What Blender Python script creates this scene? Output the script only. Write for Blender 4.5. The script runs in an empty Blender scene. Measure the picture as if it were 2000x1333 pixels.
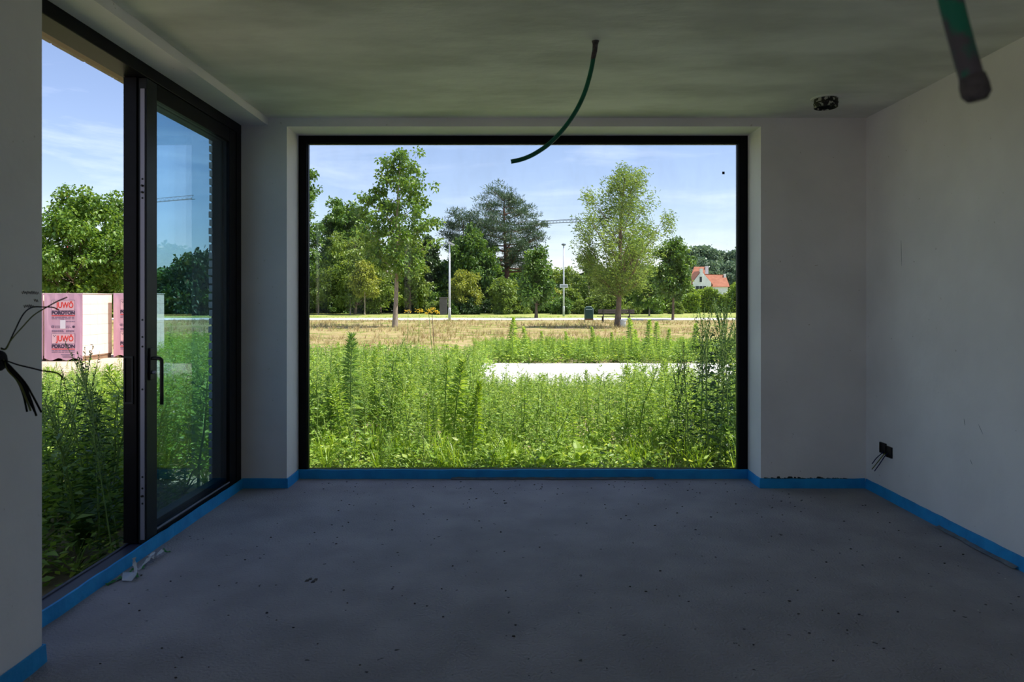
import bpy, bmesh, math, random
import numpy as np
from mathutils import Vector, Matrix

# ------------------------------------------------------------------ camera, sky, sun, exposure
scene = bpy.context.scene
COL = scene.collection
FPX, HX, HY, CAMZ = 1333.0, 1000.0, 588.0, 1.325      # focal length in px, vanishing point, eye height

cam_data = bpy.data.cameras.new('camera')
cam = bpy.data.objects.new('camera', cam_data)
COL.objects.link(cam)
cam.location = (0, 0, CAMZ)
cam.rotation_euler = (math.radians(90), 0, 0)
cam_data.sensor_width = 36
cam_data.lens = 36 * FPX / 2000
cam_data.shift_x = 0.0
cam_data.shift_y = -(666.5 - HY) / 2000
cam_data.clip_start = 0.02
cam_data.clip_end = 2000
cam_data.dof.use_dof = True
cam_data.dof.focus_distance = 14.0
cam_data.dof.aperture_fstop = 5.6
scene.camera = cam

SUN_EL, SUN_AZ = math.radians(60), math.atan2(0.995, -0.08)   # azimuth clockwise from +Y
sun_dir = Vector((math.sin(SUN_AZ) * math.cos(SUN_EL), math.cos(SUN_AZ) * math.cos(SUN_EL), math.sin(SUN_EL)))

world = bpy.data.worlds.new('sky')
scene.world = world
world.use_nodes = True
wn, wl = world.node_tree.nodes, world.node_tree.links
wn.clear()
w_out = wn.new('ShaderNodeOutputWorld')
w_bg = wn.new('ShaderNodeBackground')
w_sky = wn.new('ShaderNodeTexSky')
w_sky.sky_type = 'NISHITA'
w_sky.sun_disc = False
w_sky.sun_elevation = SUN_EL
w_sky.sun_rotation = SUN_AZ
w_sky.air_density = 1.0
w_sky.dust_density = 0.5
w_sky.ozone_density = 2.5
w_co = wn.new('ShaderNodeTexCoord')
w_map = wn.new('ShaderNodeMapping')
w_map.inputs['Scale'].default_value = (1.1, 1.6, 7.0)
w_map.inputs['Rotation'].default_value = (0.0, 0.22, 0.5)
w_noise = wn.new('ShaderNodeTexNoise')
w_noise.inputs['Scale'].default_value = 1.7
w_noise.inputs['Detail'].default_value = 7
w_noise.inputs['Roughness'].default_value = 0.62
w_noise.inputs['Distortion'].default_value = 0.6
w_ramp = wn.new('ShaderNodeValToRGB')
w_ramp.color_ramp.elements[0].position = 0.50
w_ramp.color_ramp.elements[0].color = (0, 0, 0, 1)
w_ramp.color_ramp.elements[1].position = 0.85
w_ramp.color_ramp.elements[1].color = (0.55, 0.55, 0.55, 1)
w_tint = wn.new('ShaderNodeMix')
w_tint.data_type = 'RGBA'
w_tint.blend_type = 'MULTIPLY'
w_tint.inputs['Factor'].default_value = 1.0
w_tint.inputs['B'].default_value = (1.02, 0.90, 0.93, 1)
w_mix = wn.new('ShaderNodeMix')
w_mix.data_type = 'RGBA'
w_mix.inputs['B'].default_value = (7.0, 7.4, 8.4, 1)
wl.new(w_co.outputs['Generated'], w_map.inputs['Vector'])
wl.new(w_map.outputs['Vector'], w_noise.inputs['Vector'])
wl.new(w_noise.outputs['Fac'], w_ramp.inputs['Fac'])
wl.new(w_sky.outputs['Color'], w_tint.inputs['A'])
wl.new(w_tint.outputs['Result'], w_mix.inputs['A'])
wl.new(w_ramp.outputs['Color'], w_mix.inputs['Factor'])
wl.new(w_mix.outputs['Result'], w_bg.inputs['Color'])
w_bg.inputs['Strength'].default_value = 0.168
wl.new(w_bg.outputs['Background'], w_out.inputs['Surface'])

sun_data = bpy.data.lights.new('sun', 'SUN')
sun_data.energy = 6.4
sun_data.color = (1.0, 0.94, 0.84)
sun_data.angle = math.radians(0.6)
sun = bpy.data.objects.new('sun', sun_data)
COL.objects.link(sun)
sun.location = (20, -12, 30)
sun.rotation_euler = sun_dir.to_track_quat('Z', 'Y').to_euler()

vs = scene.view_settings
vs.view_transform = 'Standard'
vs.look = 'None'
vs.gamma = 1.0
vs.use_curve_mapping = False
vs.exposure = 0.36
scene.cycles.max_bounces = 14
scene.cycles.diffuse_bounces = 7
scene.cycles.transparent_max_bounces = 20
scene.cycles.use_denoising = True

GZ = -0.15                                    # garden level below the room floor


def P(px, py, Y):
    """point at depth Y seen at pixel (px, py) of the 2000x1333 photograph"""
    return Vector(((px - HX) / FPX * Y, Y, CAMZ - (py - HY) / FPX * Y))


def gdist(py):
    return (CAMZ - GZ) * FPX / (py - HY)


# ------------------------------------------------------------------ materials
def new_mat(name):
    m = bpy.data.materials.new(name)
    m.use_nodes = True
    n = m.node_tree.nodes
    n.clear()
    out = n.new('ShaderNodeOutputMaterial')
    return m, n, m.node_tree.links, out


def surf(name, c1, c2=None, rough=0.7, scale=6.0, detail=6, stretch=(1, 1, 1), bump=0.0, bump_scale=40.0,
         metal=0.0, spec=0.4, lo=0.35, hi=0.65, speck=None, speck_scale=60, speck_lo=0.72):
    """principled surface whose colour wanders between two tones, with optional bump and specks"""
    m, n, l, out = new_mat(name)
    p = n.new('ShaderNodeBsdfPrincipled')
    p.inputs['Roughness'].default_value = rough
    p.inputs['Metallic'].default_value = metal
    p.inputs['Specular IOR Level'].default_value = spec
    l.new(p.outputs[0], out.inputs[0])
    co = n.new('ShaderNodeTexCoord')
    mp = n.new('ShaderNodeMapping')
    mp.inputs['Scale'].default_value = stretch
    l.new(co.outputs['Object'], mp.inputs['Vector'])
    c2 = c2 or tuple(v * 0.85 for v in c1)
    nz = n.new('ShaderNodeTexNoise')
    nz.inputs['Scale'].default_value = scale
    nz.inputs['Detail'].default_value = detail
    l.new(mp.outputs['Vector'], nz.inputs['Vector'])
    rp = n.new('ShaderNodeValToRGB')
    rp.color_ramp.elements[0].position = lo
    rp.color_ramp.elements[0].color = (*c2, 1)
    rp.color_ramp.elements[1].position = hi
    rp.color_ramp.elements[1].color = (*c1, 1)
    l.new(nz.outputs['Fac'], rp.inputs['Fac'])
    col = rp.outputs['Color']
    if speck:
        n2 = n.new('ShaderNodeTexNoise')
        n2.inputs['Scale'].default_value = speck_scale
        n2.inputs['Detail'].default_value = 3
        l.new(mp.outputs['Vector'], n2.inputs['Vector'])
        r2 = n.new('ShaderNodeValToRGB')
        r2.color_ramp.elements[0].position = speck_lo
        r2.color_ramp.elements[0].color = (0, 0, 0, 1)
        r2.color_ramp.elements[1].position = speck_lo + 0.03
        r2.color_ramp.elements[1].color = (1, 1, 1, 1)
        l.new(n2.outputs['Fac'], r2.inputs['Fac'])
        mx = n.new('ShaderNodeMix')
        mx.data_type = 'RGBA'
        mx.inputs['B'].default_value = (*speck, 1)
        l.new(r2.outputs['Color'], mx.inputs['Factor'])
        l.new(col, mx.inputs['A'])
        col = mx.outputs['Result']
    l.new(col, p.inputs['Base Color'])
    if bump:
        n3 = n.new('ShaderNodeTexNoise')
        n3.inputs['Scale'].default_value = bump_scale
        n3.inputs['Detail'].default_value = 5
        l.new(mp.outputs['Vector'], n3.inputs['Vector'])
        bp = n.new('ShaderNodeBump')
        bp.inputs['Strength'].default_value = bump
        bp.inputs['Distance'].default_value = 0.02
        l.new(n3.outputs['Fac'], bp.inputs['Height'])
        l.new(bp.outputs['Normal'], p.inputs['Normal'])
    return m


def leaf_mat(name, dark, mid, light, trans=0.35, rough=0.42, tcol=None):
    m, n, l, out = new_mat(name)
    at = n.new('ShaderNodeAttribute')
    at.attribute_name = 'tint'
    rp = n.new('ShaderNodeValToRGB')
    rp.color_ramp.elements[0].position = 0.05
    rp.color_ramp.elements[0].color = (*dark, 1)
    rp.color_ramp.elements[1].position = 0.95
    rp.color_ramp.elements[1].color = (*light, 1)
    e = rp.color_ramp.elements.new(0.5)
    e.color = (*mid, 1)
    l.new(at.outputs['Fac'], rp.inputs['Fac'])
    p = n.new('ShaderNodeBsdfPrincipled')
    p.inputs['Roughness'].default_value = rough
    p.inputs['Specular IOR Level'].default_value = 0.55
    t = n.new('ShaderNodeBsdfTranslucent')
    g = n.new('ShaderNodeMix')
    g.data_type = 'RGBA'
    g.blend_type = 'MULTIPLY'
    g.inputs['Factor'].default_value = 1.0
    g.inputs['B'].default_value = (*(tcol or (1.25, 1.12, 0.6)), 1)
    mx = n.new('ShaderNodeMixShader')
    mx.inputs['Fac'].default_value = trans
    l.new(rp.outputs['Color'], p.inputs['Base Color'])
    l.new(rp.outputs['Color'], g.inputs['A'])
    l.new(g.outputs['Result'], t.inputs['Color'])
    l.new(p.outputs[0], mx.inputs[1])
    l.new(t.outputs[0], mx.inputs[2])
    l.new(mx.outputs[0], out.inputs[0])
    return m


def glass_mat(name, tint, ior=1.45, grime=0.0):
    """thin architectural glass: tinted see-through plus Fresnel reflection, a little dried-on dirt"""
    m, n, l, out = new_mat(name)
    tr = n.new('ShaderNodeBsdfTransparent')
    tr.inputs['Color'].default_value = (*tint, 1)
    gl = n.new('ShaderNodeBsdfGlossy')
    gl.inputs['Roughness'].default_value = 0.0
    fr = n.new('ShaderNodeFresnel')
    ge = n.new('ShaderNodeNewGeometry')          # the same outside-to-glass index on both faces of the sheet
    io = n.new('ShaderNodeMapRange')
    io.inputs['To Min'].default_value = ior
    io.inputs['To Max'].default_value = 1.0 / ior
    l.new(ge.outputs['Backfacing'], io.inputs['Value'])
    l.new(io.outputs[0], fr.inputs['IOR'])
    mx = n.new('ShaderNodeMixShader')
    l.new(fr.outputs[0], mx.inputs['Fac'])
    l.new(tr.outputs[0], mx.inputs[1])
    l.new(gl.outputs[0], mx.inputs[2])
    last = mx.outputs[0]
    if grime:
        co = n.new('ShaderNodeTexCoord')
        mp = n.new('ShaderNodeMapping')
        mp.inputs['Scale'].default_value = (1, 1, 0.45)
        nz = n.new('ShaderNodeTexNoise')
        nz.inputs['Scale'].default_value = 3.5
        nz.inputs['Detail'].default_value = 10
        nz.inputs['Roughness'].default_value = 0.7
        rp = n.new('ShaderNodeValToRGB')
        rp.color_ramp.elements[0].position = 0.48
        rp.color_ramp.elements[0].color = (0, 0, 0, 1)
        rp.color_ramp.elements[1].position = 0.80
        rp.color_ramp.elements[1].color = (grime, grime, grime, 1)
        df = n.new('ShaderNodeBsdfDiffuse')
        df.inputs['Color'].default_value = (0.6, 0.63, 0.66, 1)
        m2 = n.new('ShaderNodeMixShader')
        l.new(co.outputs['Object'], mp.inputs['Vector'])
        l.new(mp.outputs['Vector'], nz.inputs['Vector'])
        l.new(nz.outputs['Fac'], rp.inputs['Fac'])
        l.new(rp.outputs['Color'], m2.inputs['Fac'])
        l.new(last, m2.inputs[1])
        l.new(df.outputs[0], m2.inputs[2])
        last = m2.outputs[0]
    l.new(last, out.inputs[0])
    return m


M = {}
M['plaster'] = surf('wall_plaster', (0.865, 0.845, 0.855), (0.785, 0.765, 0.775), 0.85, 2.2, 8, bump=0.12, bump_scale=18,
                    speck=(0.58, 0.55, 0.53), speck_scale=34, speck_lo=0.73)
M['ceiling'] = surf('ceiling_plaster', (0.88, 0.87, 0.81), (0.66, 0.65, 0.60), 0.7, 2.4, 14, stretch=(0.6, 1.25, 1),
                    bump=0.9, bump_scale=3.2, lo=0.36, hi=0.62)
M['screed'] = surf('floor_screed', (0.355, 0.345, 0.365), (0.275, 0.265, 0.285), 0.8, 3.0, 10, bump=0.5, bump_scale=85,
                   speck=(0.05, 0.048, 0.05), speck_scale=26, speck_lo=0.70)
M['foam'] = surf('blue_edge_foam', (0.015, 0.36, 0.78), (0.012, 0.28, 0.66), 0.55, 9, 6, bump=0.15, bump_scale=30)
M['frame'] = surf('anthracite_aluminium', (0.006, 0.006, 0.009), (0.004, 0.004, 0.006), 0.42, 20, 3, spec=0.12)
M['frame_grey'] = surf('dull_dark_aluminium', (0.022, 0.027, 0.032), (0.015, 0.019, 0.024), 0.45, 8, 5, spec=0.2)
M['sill_alu'] = surf('sky_tinted_aluminium', (0.045, 0.050, 0.085), (0.035, 0.040, 0.07), 0.4, 8, 5)  # blue of the sky's light is put into the threshold colour
M['steel'] = surf('brushed_steel', (0.30, 0.30, 0.37), (0.25, 0.25, 0.31), 0.5, 12, 4, stretch=(1, 1, 0.1), metal=0.3)
M['black_plastic'] = surf('black_plastic', (0.012, 0.012, 0.012), (0.007, 0.007, 0.007), 0.5, 20, 3)
M['pane_clear'] = glass_mat('clear_pane', (0.975, 0.985, 0.985), 1.42, grime=0.06)
M['pane_blue'] = glass_mat('solar_blue_pane', (0.74, 0.86, 0.91), 1.45, grime=0.05)
M['brick'] = surf('whitewashed_brick', (0.66, 0.64, 0.60), (0.50, 0.48, 0.45), 0.9, 14, 8, bump=0.4, bump_scale=50)
M['brick_beige'] = surf('beige_brick', (0.52, 0.44, 0.33), (0.40, 0.33, 0.24), 0.9, 14, 8, bump=0.4, bump_scale=50)
M['mortar'] = surf('dark_mortar', (0.06, 0.058, 0.055), (0.04, 0.04, 0.038), 0.95, 20, 6)
M['roofing'] = surf('grey_roofing', (0.2, 0.2, 0.2), (0.15, 0.15, 0.15), 0.9)
M['wood_soffit'] = surf('pale_wood', (0.42, 0.30, 0.21), (0.33, 0.23, 0.16), 0.7, 6, 6, stretch=(8, 0.5, 8))
M['conduit'] = surf('green_conduit', (0.008, 0.16, 0.085), (0.006, 0.12, 0.065), 0.4, 18, 4)
M['conduit_dusty'] = surf('dusty_green_conduit', (0.012, 0.19, 0.11), (0.10, 0.09, 0.10), 0.7, 26, 6, lo=0.48, hi=0.58)
M['plaster_lump'] = surf('grey_plaster_lump', (0.13, 0.115, 0.115), (0.08, 0.07, 0.07), 0.95, 60, 5, bump=0.6, bump_scale=90)
M['box_spotted'] = surf('plaster_spattered_black', (0.010, 0.010, 0.010), (0.010, 0.010, 0.010), 0.55, 8, 3,
                        speck=(0.42, 0.42, 0.36), speck_scale=48, speck_lo=0.545)
M['wire_black'] = surf('black_wire', (0.012, 0.011, 0.012), (0.009, 0.009, 0.010), 0.75, spec=0.1)
M['wire_blue'] = surf('dark_blue_wire', (0.012, 0.018, 0.09), (0.010, 0.014, 0.07), 0.5)
M['wire_yellow'] = surf('yellow_green_wire', (0.16, 0.17, 0.03), (0.10, 0.13, 0.03), 0.5, 40, 2)
M['pencil'] = surf('pencil_mark', (0.14, 0.14, 0.15), (0.10, 0.10, 0.11), 0.9)
M['scuff'] = surf('grey_scuff', (0.36, 0.37, 0.40), (0.26, 0.27, 0.30), 0.9)
M['foil'] = surf('milky_foil', (0.20, 0.22, 0.245), (0.13, 0.15, 0.175), 0.35, 20, 5, spec=0.4)
M['film_white'] = surf('white_tape', (0.60, 0.63, 0.66), (0.48, 0.51, 0.54), 0.4, 12, 4)
M['film_green'] = surf('green_tape', (0.05, 0.30, 0.05), (0.035, 0.20, 0.04), 0.4, 12, 4)
M['grit_dark'] = surf('dark_grit', (0.05, 0.045, 0.045), (0.03, 0.028, 0.028), 0.95)
M['grit_light'] = surf('pale_crumbs', (0.62, 0.61, 0.60), (0.5, 0.5, 0.5), 0.9)
M['ground'] = None
M['gravel'] = surf('white_gravel', (0.86, 0.84, 0.80), (0.62, 0.59, 0.54), 0.9, 55, 6, bump=0.9, bump_scale=70)
M['sand'] = surf('pale_building_sand', (0.58, 0.46, 0.36), (0.46, 0.36, 0.27), 0.95, 5, 8, bump=0.6, bump_scale=30)
M['path'] = surf('pale_concrete', (0.72, 0.69, 0.64), (0.62, 0.59, 0.54), 0.9, 2, 6)
M['bark'] = surf('grey_brown_bark', (0.22, 0.165, 0.12), (0.12, 0.09, 0.065), 0.95, 9, 8, stretch=(3, 3, 0.6), bump=0.6, bump_scale=14)
M['bark_pale'] = surf('pale_bark', (0.36, 0.30, 0.24), (0.22, 0.18, 0.14), 0.95, 9, 8, stretch=(3, 3, 0.6), bump=0.5, bump_scale=14)
M['bark_red'] = surf('pine_bark', (0.26, 0.13, 0.085), (0.11, 0.065, 0.05), 0.95, 5, 8, stretch=(2, 2, 0.6), bump=0.6, bump_scale=10)
M['stem'] = surf('green_stem', (0.24, 0.36, 0.08), (0.18, 0.28, 0.06), 0.6, 12, 3)
M['stem_brown'] = surf('brown_stem', (0.20, 0.12, 0.07), (0.15, 0.09, 0.05), 0.7, 12, 3)
M['galva'] = surf('galvanised_pole', (0.62, 0.65, 0.72), (0.54, 0.57, 0.64), 0.45, 4, 4, metal=0.1)
M['bin_green'] = surf('dark_green_steel', (0.015, 0.07, 0.065), (0.010, 0.05, 0.05), 0.45)
M['bin_grey'] = surf('grey_green_steel', (0.26, 0.36, 0.36), (0.22, 0.31, 0.31), 0.45)
M['rust'] = surf('rusted_edge', (0.22, 0.09, 0.05), (0.12, 0.05, 0.03), 0.9)
M['bench_wood'] = surf('weathered_plank', (0.13, 0.11, 0.115), (0.09, 0.075, 0.08), 0.85, 5, 6, stretch=(0.5, 8, 8))
M['bench_steel'] = surf('dark_bench_steel', (0.05, 0.045, 0.05), (0.035, 0.03, 0.035), 0.6)
M['bucket'] = surf('white_plastic', (0.62, 0.66, 0.72), (0.54, 0.58, 0.64), 0.5)
M['house_wall'] = surf('white_render', (0.80, 0.82, 0.86), (0.70, 0.73, 0.78), 0.9, 1.5, 5)
M['roof_tile'] = surf('terracotta_tiles', (0.42, 0.165, 0.10), (0.32, 0.12, 0.07), 0.85, 1.6, 8, stretch=(1, 1, 2), bump=0.6, bump_scale=4)
M['dark_pane'] = surf('dark_window', (0.03, 0.04, 0.05), (0.02, 0.03, 0.04), 0.15)
M['crane_red'] = surf('red_crane_paint', (0.65, 0.03, 0.05), (0.5, 0.02, 0.04), 0.5)
M['crane_grey'] = surf('grey_crane_steel', (0.16, 0.20, 0.25), (0.12, 0.15, 0.19), 0.6)
M['film_pink'] = surf('pink_shrink_film', (0.70, 0.42, 0.52), (0.62, 0.34, 0.46), 0.3, 2.5, 7, stretch=(1, 1, 0.4), bump=0.35, bump_scale=6, spec=0.6)
M['film_clear'] = surf('milky_clear_film', (0.88, 0.78, 0.74), (0.82, 0.68, 0.62), 0.3, 3, 6, bump=0.3, bump_scale=6)
M['block'] = surf('pale_clay_block', (0.88, 0.72, 0.62), (0.82, 0.64, 0.53), 0.9, 4, 6, stretch=(1, 10, 0.7), bump=0.5, bump_scale=16)
M['pallet_wood'] = surf('pallet_wood', (0.28, 0.18, 0.11), (0.18, 0.11, 0.07), 0.85, 8, 5)
M['print_red'] = surf('red_print', (0.72, 0.05, 0.04), (0.62, 0.04, 0.03), 0.5)
M['print_dark'] = surf('dark_print', (0.06, 0.035, 0.075), (0.05, 0.03, 0.06), 0.5)
M['print_grey'] = surf('grey_print', (0.26, 0.17, 0.25), (0.22, 0.14, 0.21), 0.5)
M['print_light'] = surf('light_print', (0.80, 0.52, 0.56), (0.76, 0.48, 0.52), 0.5)
M['paper'] = surf('white_paper', (0.80, 0.76, 0.80), (0.74, 0.70, 0.75), 0.7)
M['fence_wood'] = surf('dark_fence_boards', (0.075, 0.055, 0.055), (0.045, 0.035, 0.038), 0.9, 4, 5, stretch=(4, 4, 0.5))
M['concrete_post'] = surf('grey_concrete', (0.13, 0.115, 0.125), (0.09, 0.08, 0.09), 0.9, 4, 5)
M['flower'] = surf('yellow_petals', (0.85, 0.62, 0.02), (0.75, 0.50, 0.02), 0.6)

M['weed'] = leaf_mat('weed_leaves', (0.15, 0.28, 0.040), (0.30, 0.49, 0.075), (0.56, 0.70, 0.18), 0.48)
M['weed_blue'] = leaf_mat('bluish_weed_leaves', (0.11, 0.24, 0.05), (0.22, 0.39, 0.09), (0.42, 0.57, 0.18), 0.42)
M['weed_lime'] = leaf_mat('lime_weed_leaves', (0.16, 0.30, 0.02), (0.28, 0.46, 0.03), (0.42, 0.58, 0.05), 0.45)
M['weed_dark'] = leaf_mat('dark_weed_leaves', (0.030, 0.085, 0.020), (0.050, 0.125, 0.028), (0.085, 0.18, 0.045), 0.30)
M['dry'] = leaf_mat('dry_grass', (0.19, 0.20, 0.06), (0.36, 0.29, 0.12), (0.50, 0.36, 0.20), 0.25, tcol=(1.1, 1.0, 0.7))
M['tree_mid'] = leaf_mat('mid_green_foliage', (0.045, 0.11, 0.020), (0.095, 0.20, 0.034), (0.20, 0.33, 0.060), 0.38)
M['tree_fresh'] = leaf_mat('fresh_green_foliage', (0.06, 0.14, 0.022), (0.12, 0.24, 0.035), (0.23, 0.36, 0.06), 0.40)
M['tree_yellow'] = leaf_mat('yellow_green_foliage', (0.15, 0.21, 0.03), (0.28, 0.34, 0.055), (0.45, 0.48, 0.10), 0.40)
M['tree_olive'] = leaf_mat('olive_green_foliage', (0.095, 0.17, 0.028), (0.18, 0.28, 0.05), (0.31, 0.41, 0.085), 0.40)
M['hedge'] = leaf_mat('light_hedge_foliage', (0.12, 0.22, 0.03), (0.23, 0.36, 0.05), (0.38, 0.52, 0.09), 0.40)
M['tree_dark'] = leaf_mat('dark_green_foliage', (0.016, 0.045, 0.012), (0.032, 0.080, 0.020), (0.065, 0.13, 0.030), 0.28)
M['pine'] = leaf_mat('pine_needles', (0.040, 0.085, 0.045), (0.075, 0.135, 0.068), (0.13, 0.20, 0.10), 0.22, tcol=(1.1, 1.1, 0.7))
M['willow'] = leaf_mat('willow_leaves', (0.11, 0.20, 0.055), (0.20, 0.32, 0.09), (0.36, 0.49, 0.14), 0.45)
M['forest'] = leaf_mat('hazy_forest_foliage', (0.10, 0.17, 0.115), (0.16, 0.25, 0.15), (0.24, 0.34, 0.20), 0.25, tcol=(1, 1, 0.8))  # distance haze is mixed into these leaf colours


def ground_mat():
    m, n, l, out = new_mat('garden_ground')
    p = n.new('ShaderNodeBsdfPrincipled')
    p.inputs['Roughness'].default_value = 0.95
    p.inputs['Specular IOR Level'].default_value = 0.1
    l.new(p.outputs[0], out.inputs[0])
    co = n.new('ShaderNodeTexCoord')
    sp = n.new('ShaderNodeSeparateXYZ')
    l.new(co.outputs['Object'], sp.inputs[0])

    def noise(scale, detail=8):
        z = n.new('ShaderNodeTexNoise')
        z.inputs['Scale'].default_value = scale
        z.inputs['Detail'].default_value = detail
        l.new(co.outputs['Object'], z.inputs['Vector'])
        return z.outputs['Fac']

    def ramp(src, stops):
        r = n.new('ShaderNodeValToRGB')
        els = r.color_ramp.elements
        els[0].position, els[0].color = stops[0][0], (*stops[0][1], 1)
        els[1].position, els[1].color = stops[-1][0], (*stops[-1][1], 1)
        for pos, c in stops[1:-1]:
            e = els.new(pos)
            e.color = (*c, 1)
        l.new(src, r.inputs['Fac'])
        return r.outputs['Color']

    def mix(f, a, b):
        x = n.new('ShaderNodeMix')
        x.data_type = 'RGBA'
        l.new(f, x.inputs['Factor'])
        l.new(a, x.inputs['A'])
        l.new(b, x.inputs['B'])
        return x.outputs['Result']

    def step(lo, hi):
        mr = n.new('ShaderNodeMapRange')
        mr.inputs['From Min'].default_value = lo
        mr.inputs['From Max'].default_value = hi
        ad = n.new('ShaderNodeMath')
        ad.operation = 'MULTIPLY_ADD'
        ad.inputs[1].default_value = 3.0
        l.new(noise(0.35, 4), ad.inputs[0])
        l.new(sp.outputs['Y'], ad.inputs[2])
        l.new(ad.outputs[0], mr.inputs['Value'])
        return mr.outputs[0]
    soil = ramp(noise(2.2), [(0.3, (0.22, 0.17, 0.11)), (0.5, (0.42, 0.34, 0.24)), (0.7, (0.62, 0.52, 0.40))])
    straw = ramp(noise(0.8, 12), [(0.34, (0.17, 0.22, 0.05)), (0.47, (0.33, 0.28, 0.11)), (0.60, (0.44, 0.33, 0.18)), (0.72, (0.25, 0.28, 0.08))])
    verge = ramp(noise(0.5, 10), [(0.35, (0.20, 0.27, 0.06)), (0.6, (0.42, 0.42, 0.15))])
    c = mix(step(18, 24), soil, straw)
    c = mix(step(58, 61), c, verge)
    l.new(c, p.inputs['Base Color'])
    bp = n.new('ShaderNodeBump')
    bp.inputs['Strength'].default_value = 0.8
    bp.inputs['Distance'].default_value = 0.05
    l.new(noise(14, 6), bp.inputs['Height'])
    l.new(bp.outputs['Normal'], p.inputs['Normal'])
    return m


M['ground'] = ground_mat()


# ------------------------------------------------------------------ mesh helpers
def tag(o, label=None, cat=None, group=None, kind=None):
    if label:
        o['label'] = label
    if cat:
        o['category'] = cat
    if group:
        o['group'] = group
    if kind:
        o['kind'] = kind
    return o


def empty(name, loc=(0, 0, 0), rz=0.0):
    o = bpy.data.objects.new(name, None)
    o.empty_display_size = 0.1
    o.location = loc
    o.rotation_euler = (0, 0, rz)
    COL.objects.link(o)
    return o


def link(name, me, parent=None, loc=None):
    o = bpy.data.objects.new(name, me)
    COL.objects.link(o)
    if parent is not None:
        o.parent = parent
    if loc is not None:
        o.location = loc
    return o


class MB:
    """collects boxes, bars, tubes and polygons; build() links them as one mesh object"""

    def __init__(self):
        self.bm = bmesh.new()

    def box(self, x0, x1, y0, y1, z0, z1, bev=0.0):
        x0, x1 = min(x0, x1), max(x0, x1)
        y0, y1 = min(y0, y1), max(y0, y1)
        z0, z1 = min(z0, z1), max(z0, z1)
        r = bmesh.ops.create_cube(self.bm, size=1.0)
        for v in r['verts']:
            v.co = Vector(((x0 + x1) / 2 + v.co.x * (x1 - x0), (y0 + y1) / 2 + v.co.y * (y1 - y0), (z0 + z1) / 2 + v.co.z * (z1 - z0)))
        if bev:
            es = list({e for v in r['verts'] for e in v.link_edges})
            bmesh.ops.bevel(self.bm, geom=es, offset=bev, segments=2, profile=0.5, affect='EDGES')
        return self

    def tube(self, pts, rad, seg=8, cap=True):
        pts = [Vector(p) for p in pts]
        n = len(pts)
        rads = rad if isinstance(rad, (list, tuple)) else [rad] * n
        rings = []
        up = None
        for i, p in enumerate(pts):
            t = (pts[min(i + 1, n - 1)] - pts[max(i - 1, 0)])
            t = t.normalized() if t.length > 1e-9 else Vector((0, 0, 1))
            if up is None:
                a = Vector((0, 0, 1)) if abs(t.z) < 0.9 else Vector((1, 0, 0))
                up = (a - t * a.dot(t)).normalized()
            else:
                up = (up - t * up.dot(t))
                up = up.normalized() if up.length > 1e-6 else t.orthogonal().normalized()
            s = t.cross(up)
            rings.append([self.bm.verts.new(p + (up * math.cos(2 * math.pi * k / seg) + s * math.sin(2 * math.pi * k / seg)) * rads[i]) for k in range(seg)])
        for i in range(n - 1):
            for k in range(seg):
                f = self.bm.faces.new((rings[i][k], rings[i][(k + 1) % seg], rings[i + 1][(k + 1) % seg], rings[i + 1][k]))
                f.smooth = True
        if cap:
            self.bm.faces.new(list(reversed(rings[0])))
            self.bm.faces.new(rings[-1])
        return self

    def poly(self, pts):
        self.bm.faces.new([self.bm.verts.new(Vector(p)) for p in pts])
        return self

    def prism(self, pts, vec):
        """closed solid: polygon extruded along vec"""
        vec = Vector(vec)
        a = [self.bm.verts.new(Vector(p)) for p in pts]
        b = [self.bm.verts.new(Vector(p) + vec) for p in pts]
        k = len(a)
        self.bm.faces.new(a)
        self.bm.faces.new(list(reversed(b)))
        for i in range(k):
            self.bm.faces.new((a[i], b[i], b[(i + 1) % k], a[(i + 1) % k]))
        return self

    def lathe(self, prof, c, seg=20, axis='Z'):
        rings = []
        for r, h in prof:
            ring = []
            for k in range(seg):
                a = 2 * math.pi * k / seg
                d = (r * math.cos(a), r * math.sin(a), h) if axis == 'Z' else ((r * math.cos(a), h, r * math.sin(a)) if axis == 'Y' else (h, r * math.cos(a), r * math.sin(a)))
                ring.append(self.bm.verts.new(Vector(c) + Vector(d)))
            rings.append(ring)
        for i in range(len(rings) - 1):
            for k in range(seg):
                f = self.bm.faces.new((rings[i][k], rings[i][(k + 1) % seg], rings[i + 1][(k + 1) % seg], rings[i + 1][k]))
                f.smooth = True
        self.bm.faces.new(list(reversed(rings[0])))
        self.bm.faces.new(rings[-1])
        return self

    def build(self, name, mat, parent=None, loc=None):
        bmesh.ops.recalc_face_normals(self.bm, faces=self.bm.faces[:])
        me = bpy.data.meshes.new(name)
        self.bm.to_mesh(me)
        self.bm.free()
        me.materials.append(mat)
        return link(name, me, parent, loc)


def smooth_curve(pts, k=5):
    """Catmull-Rom through the points"""
    pts = [Vector(p) for p in pts]
    q = [pts[0] * 2 - pts[1]] + pts + [pts[-1] * 2 - pts[-2]]
    out = []
    for i in range(1, len(q) - 2):
        for j in range(k):
            t = j / k
            a, b, c, d = q[i - 1], q[i], q[i + 1], q[i + 2]
            out.append(0.5 * ((2 * b) + (c - a) * t + (2 * a - 5 * b + 4 * c - d) * t * t + (3 * b - a - 3 * c + d) * t ** 3))
    out.append(pts[-1])
    return out


def struct(o):
    o['kind'] = 'structure'
    return o


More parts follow.
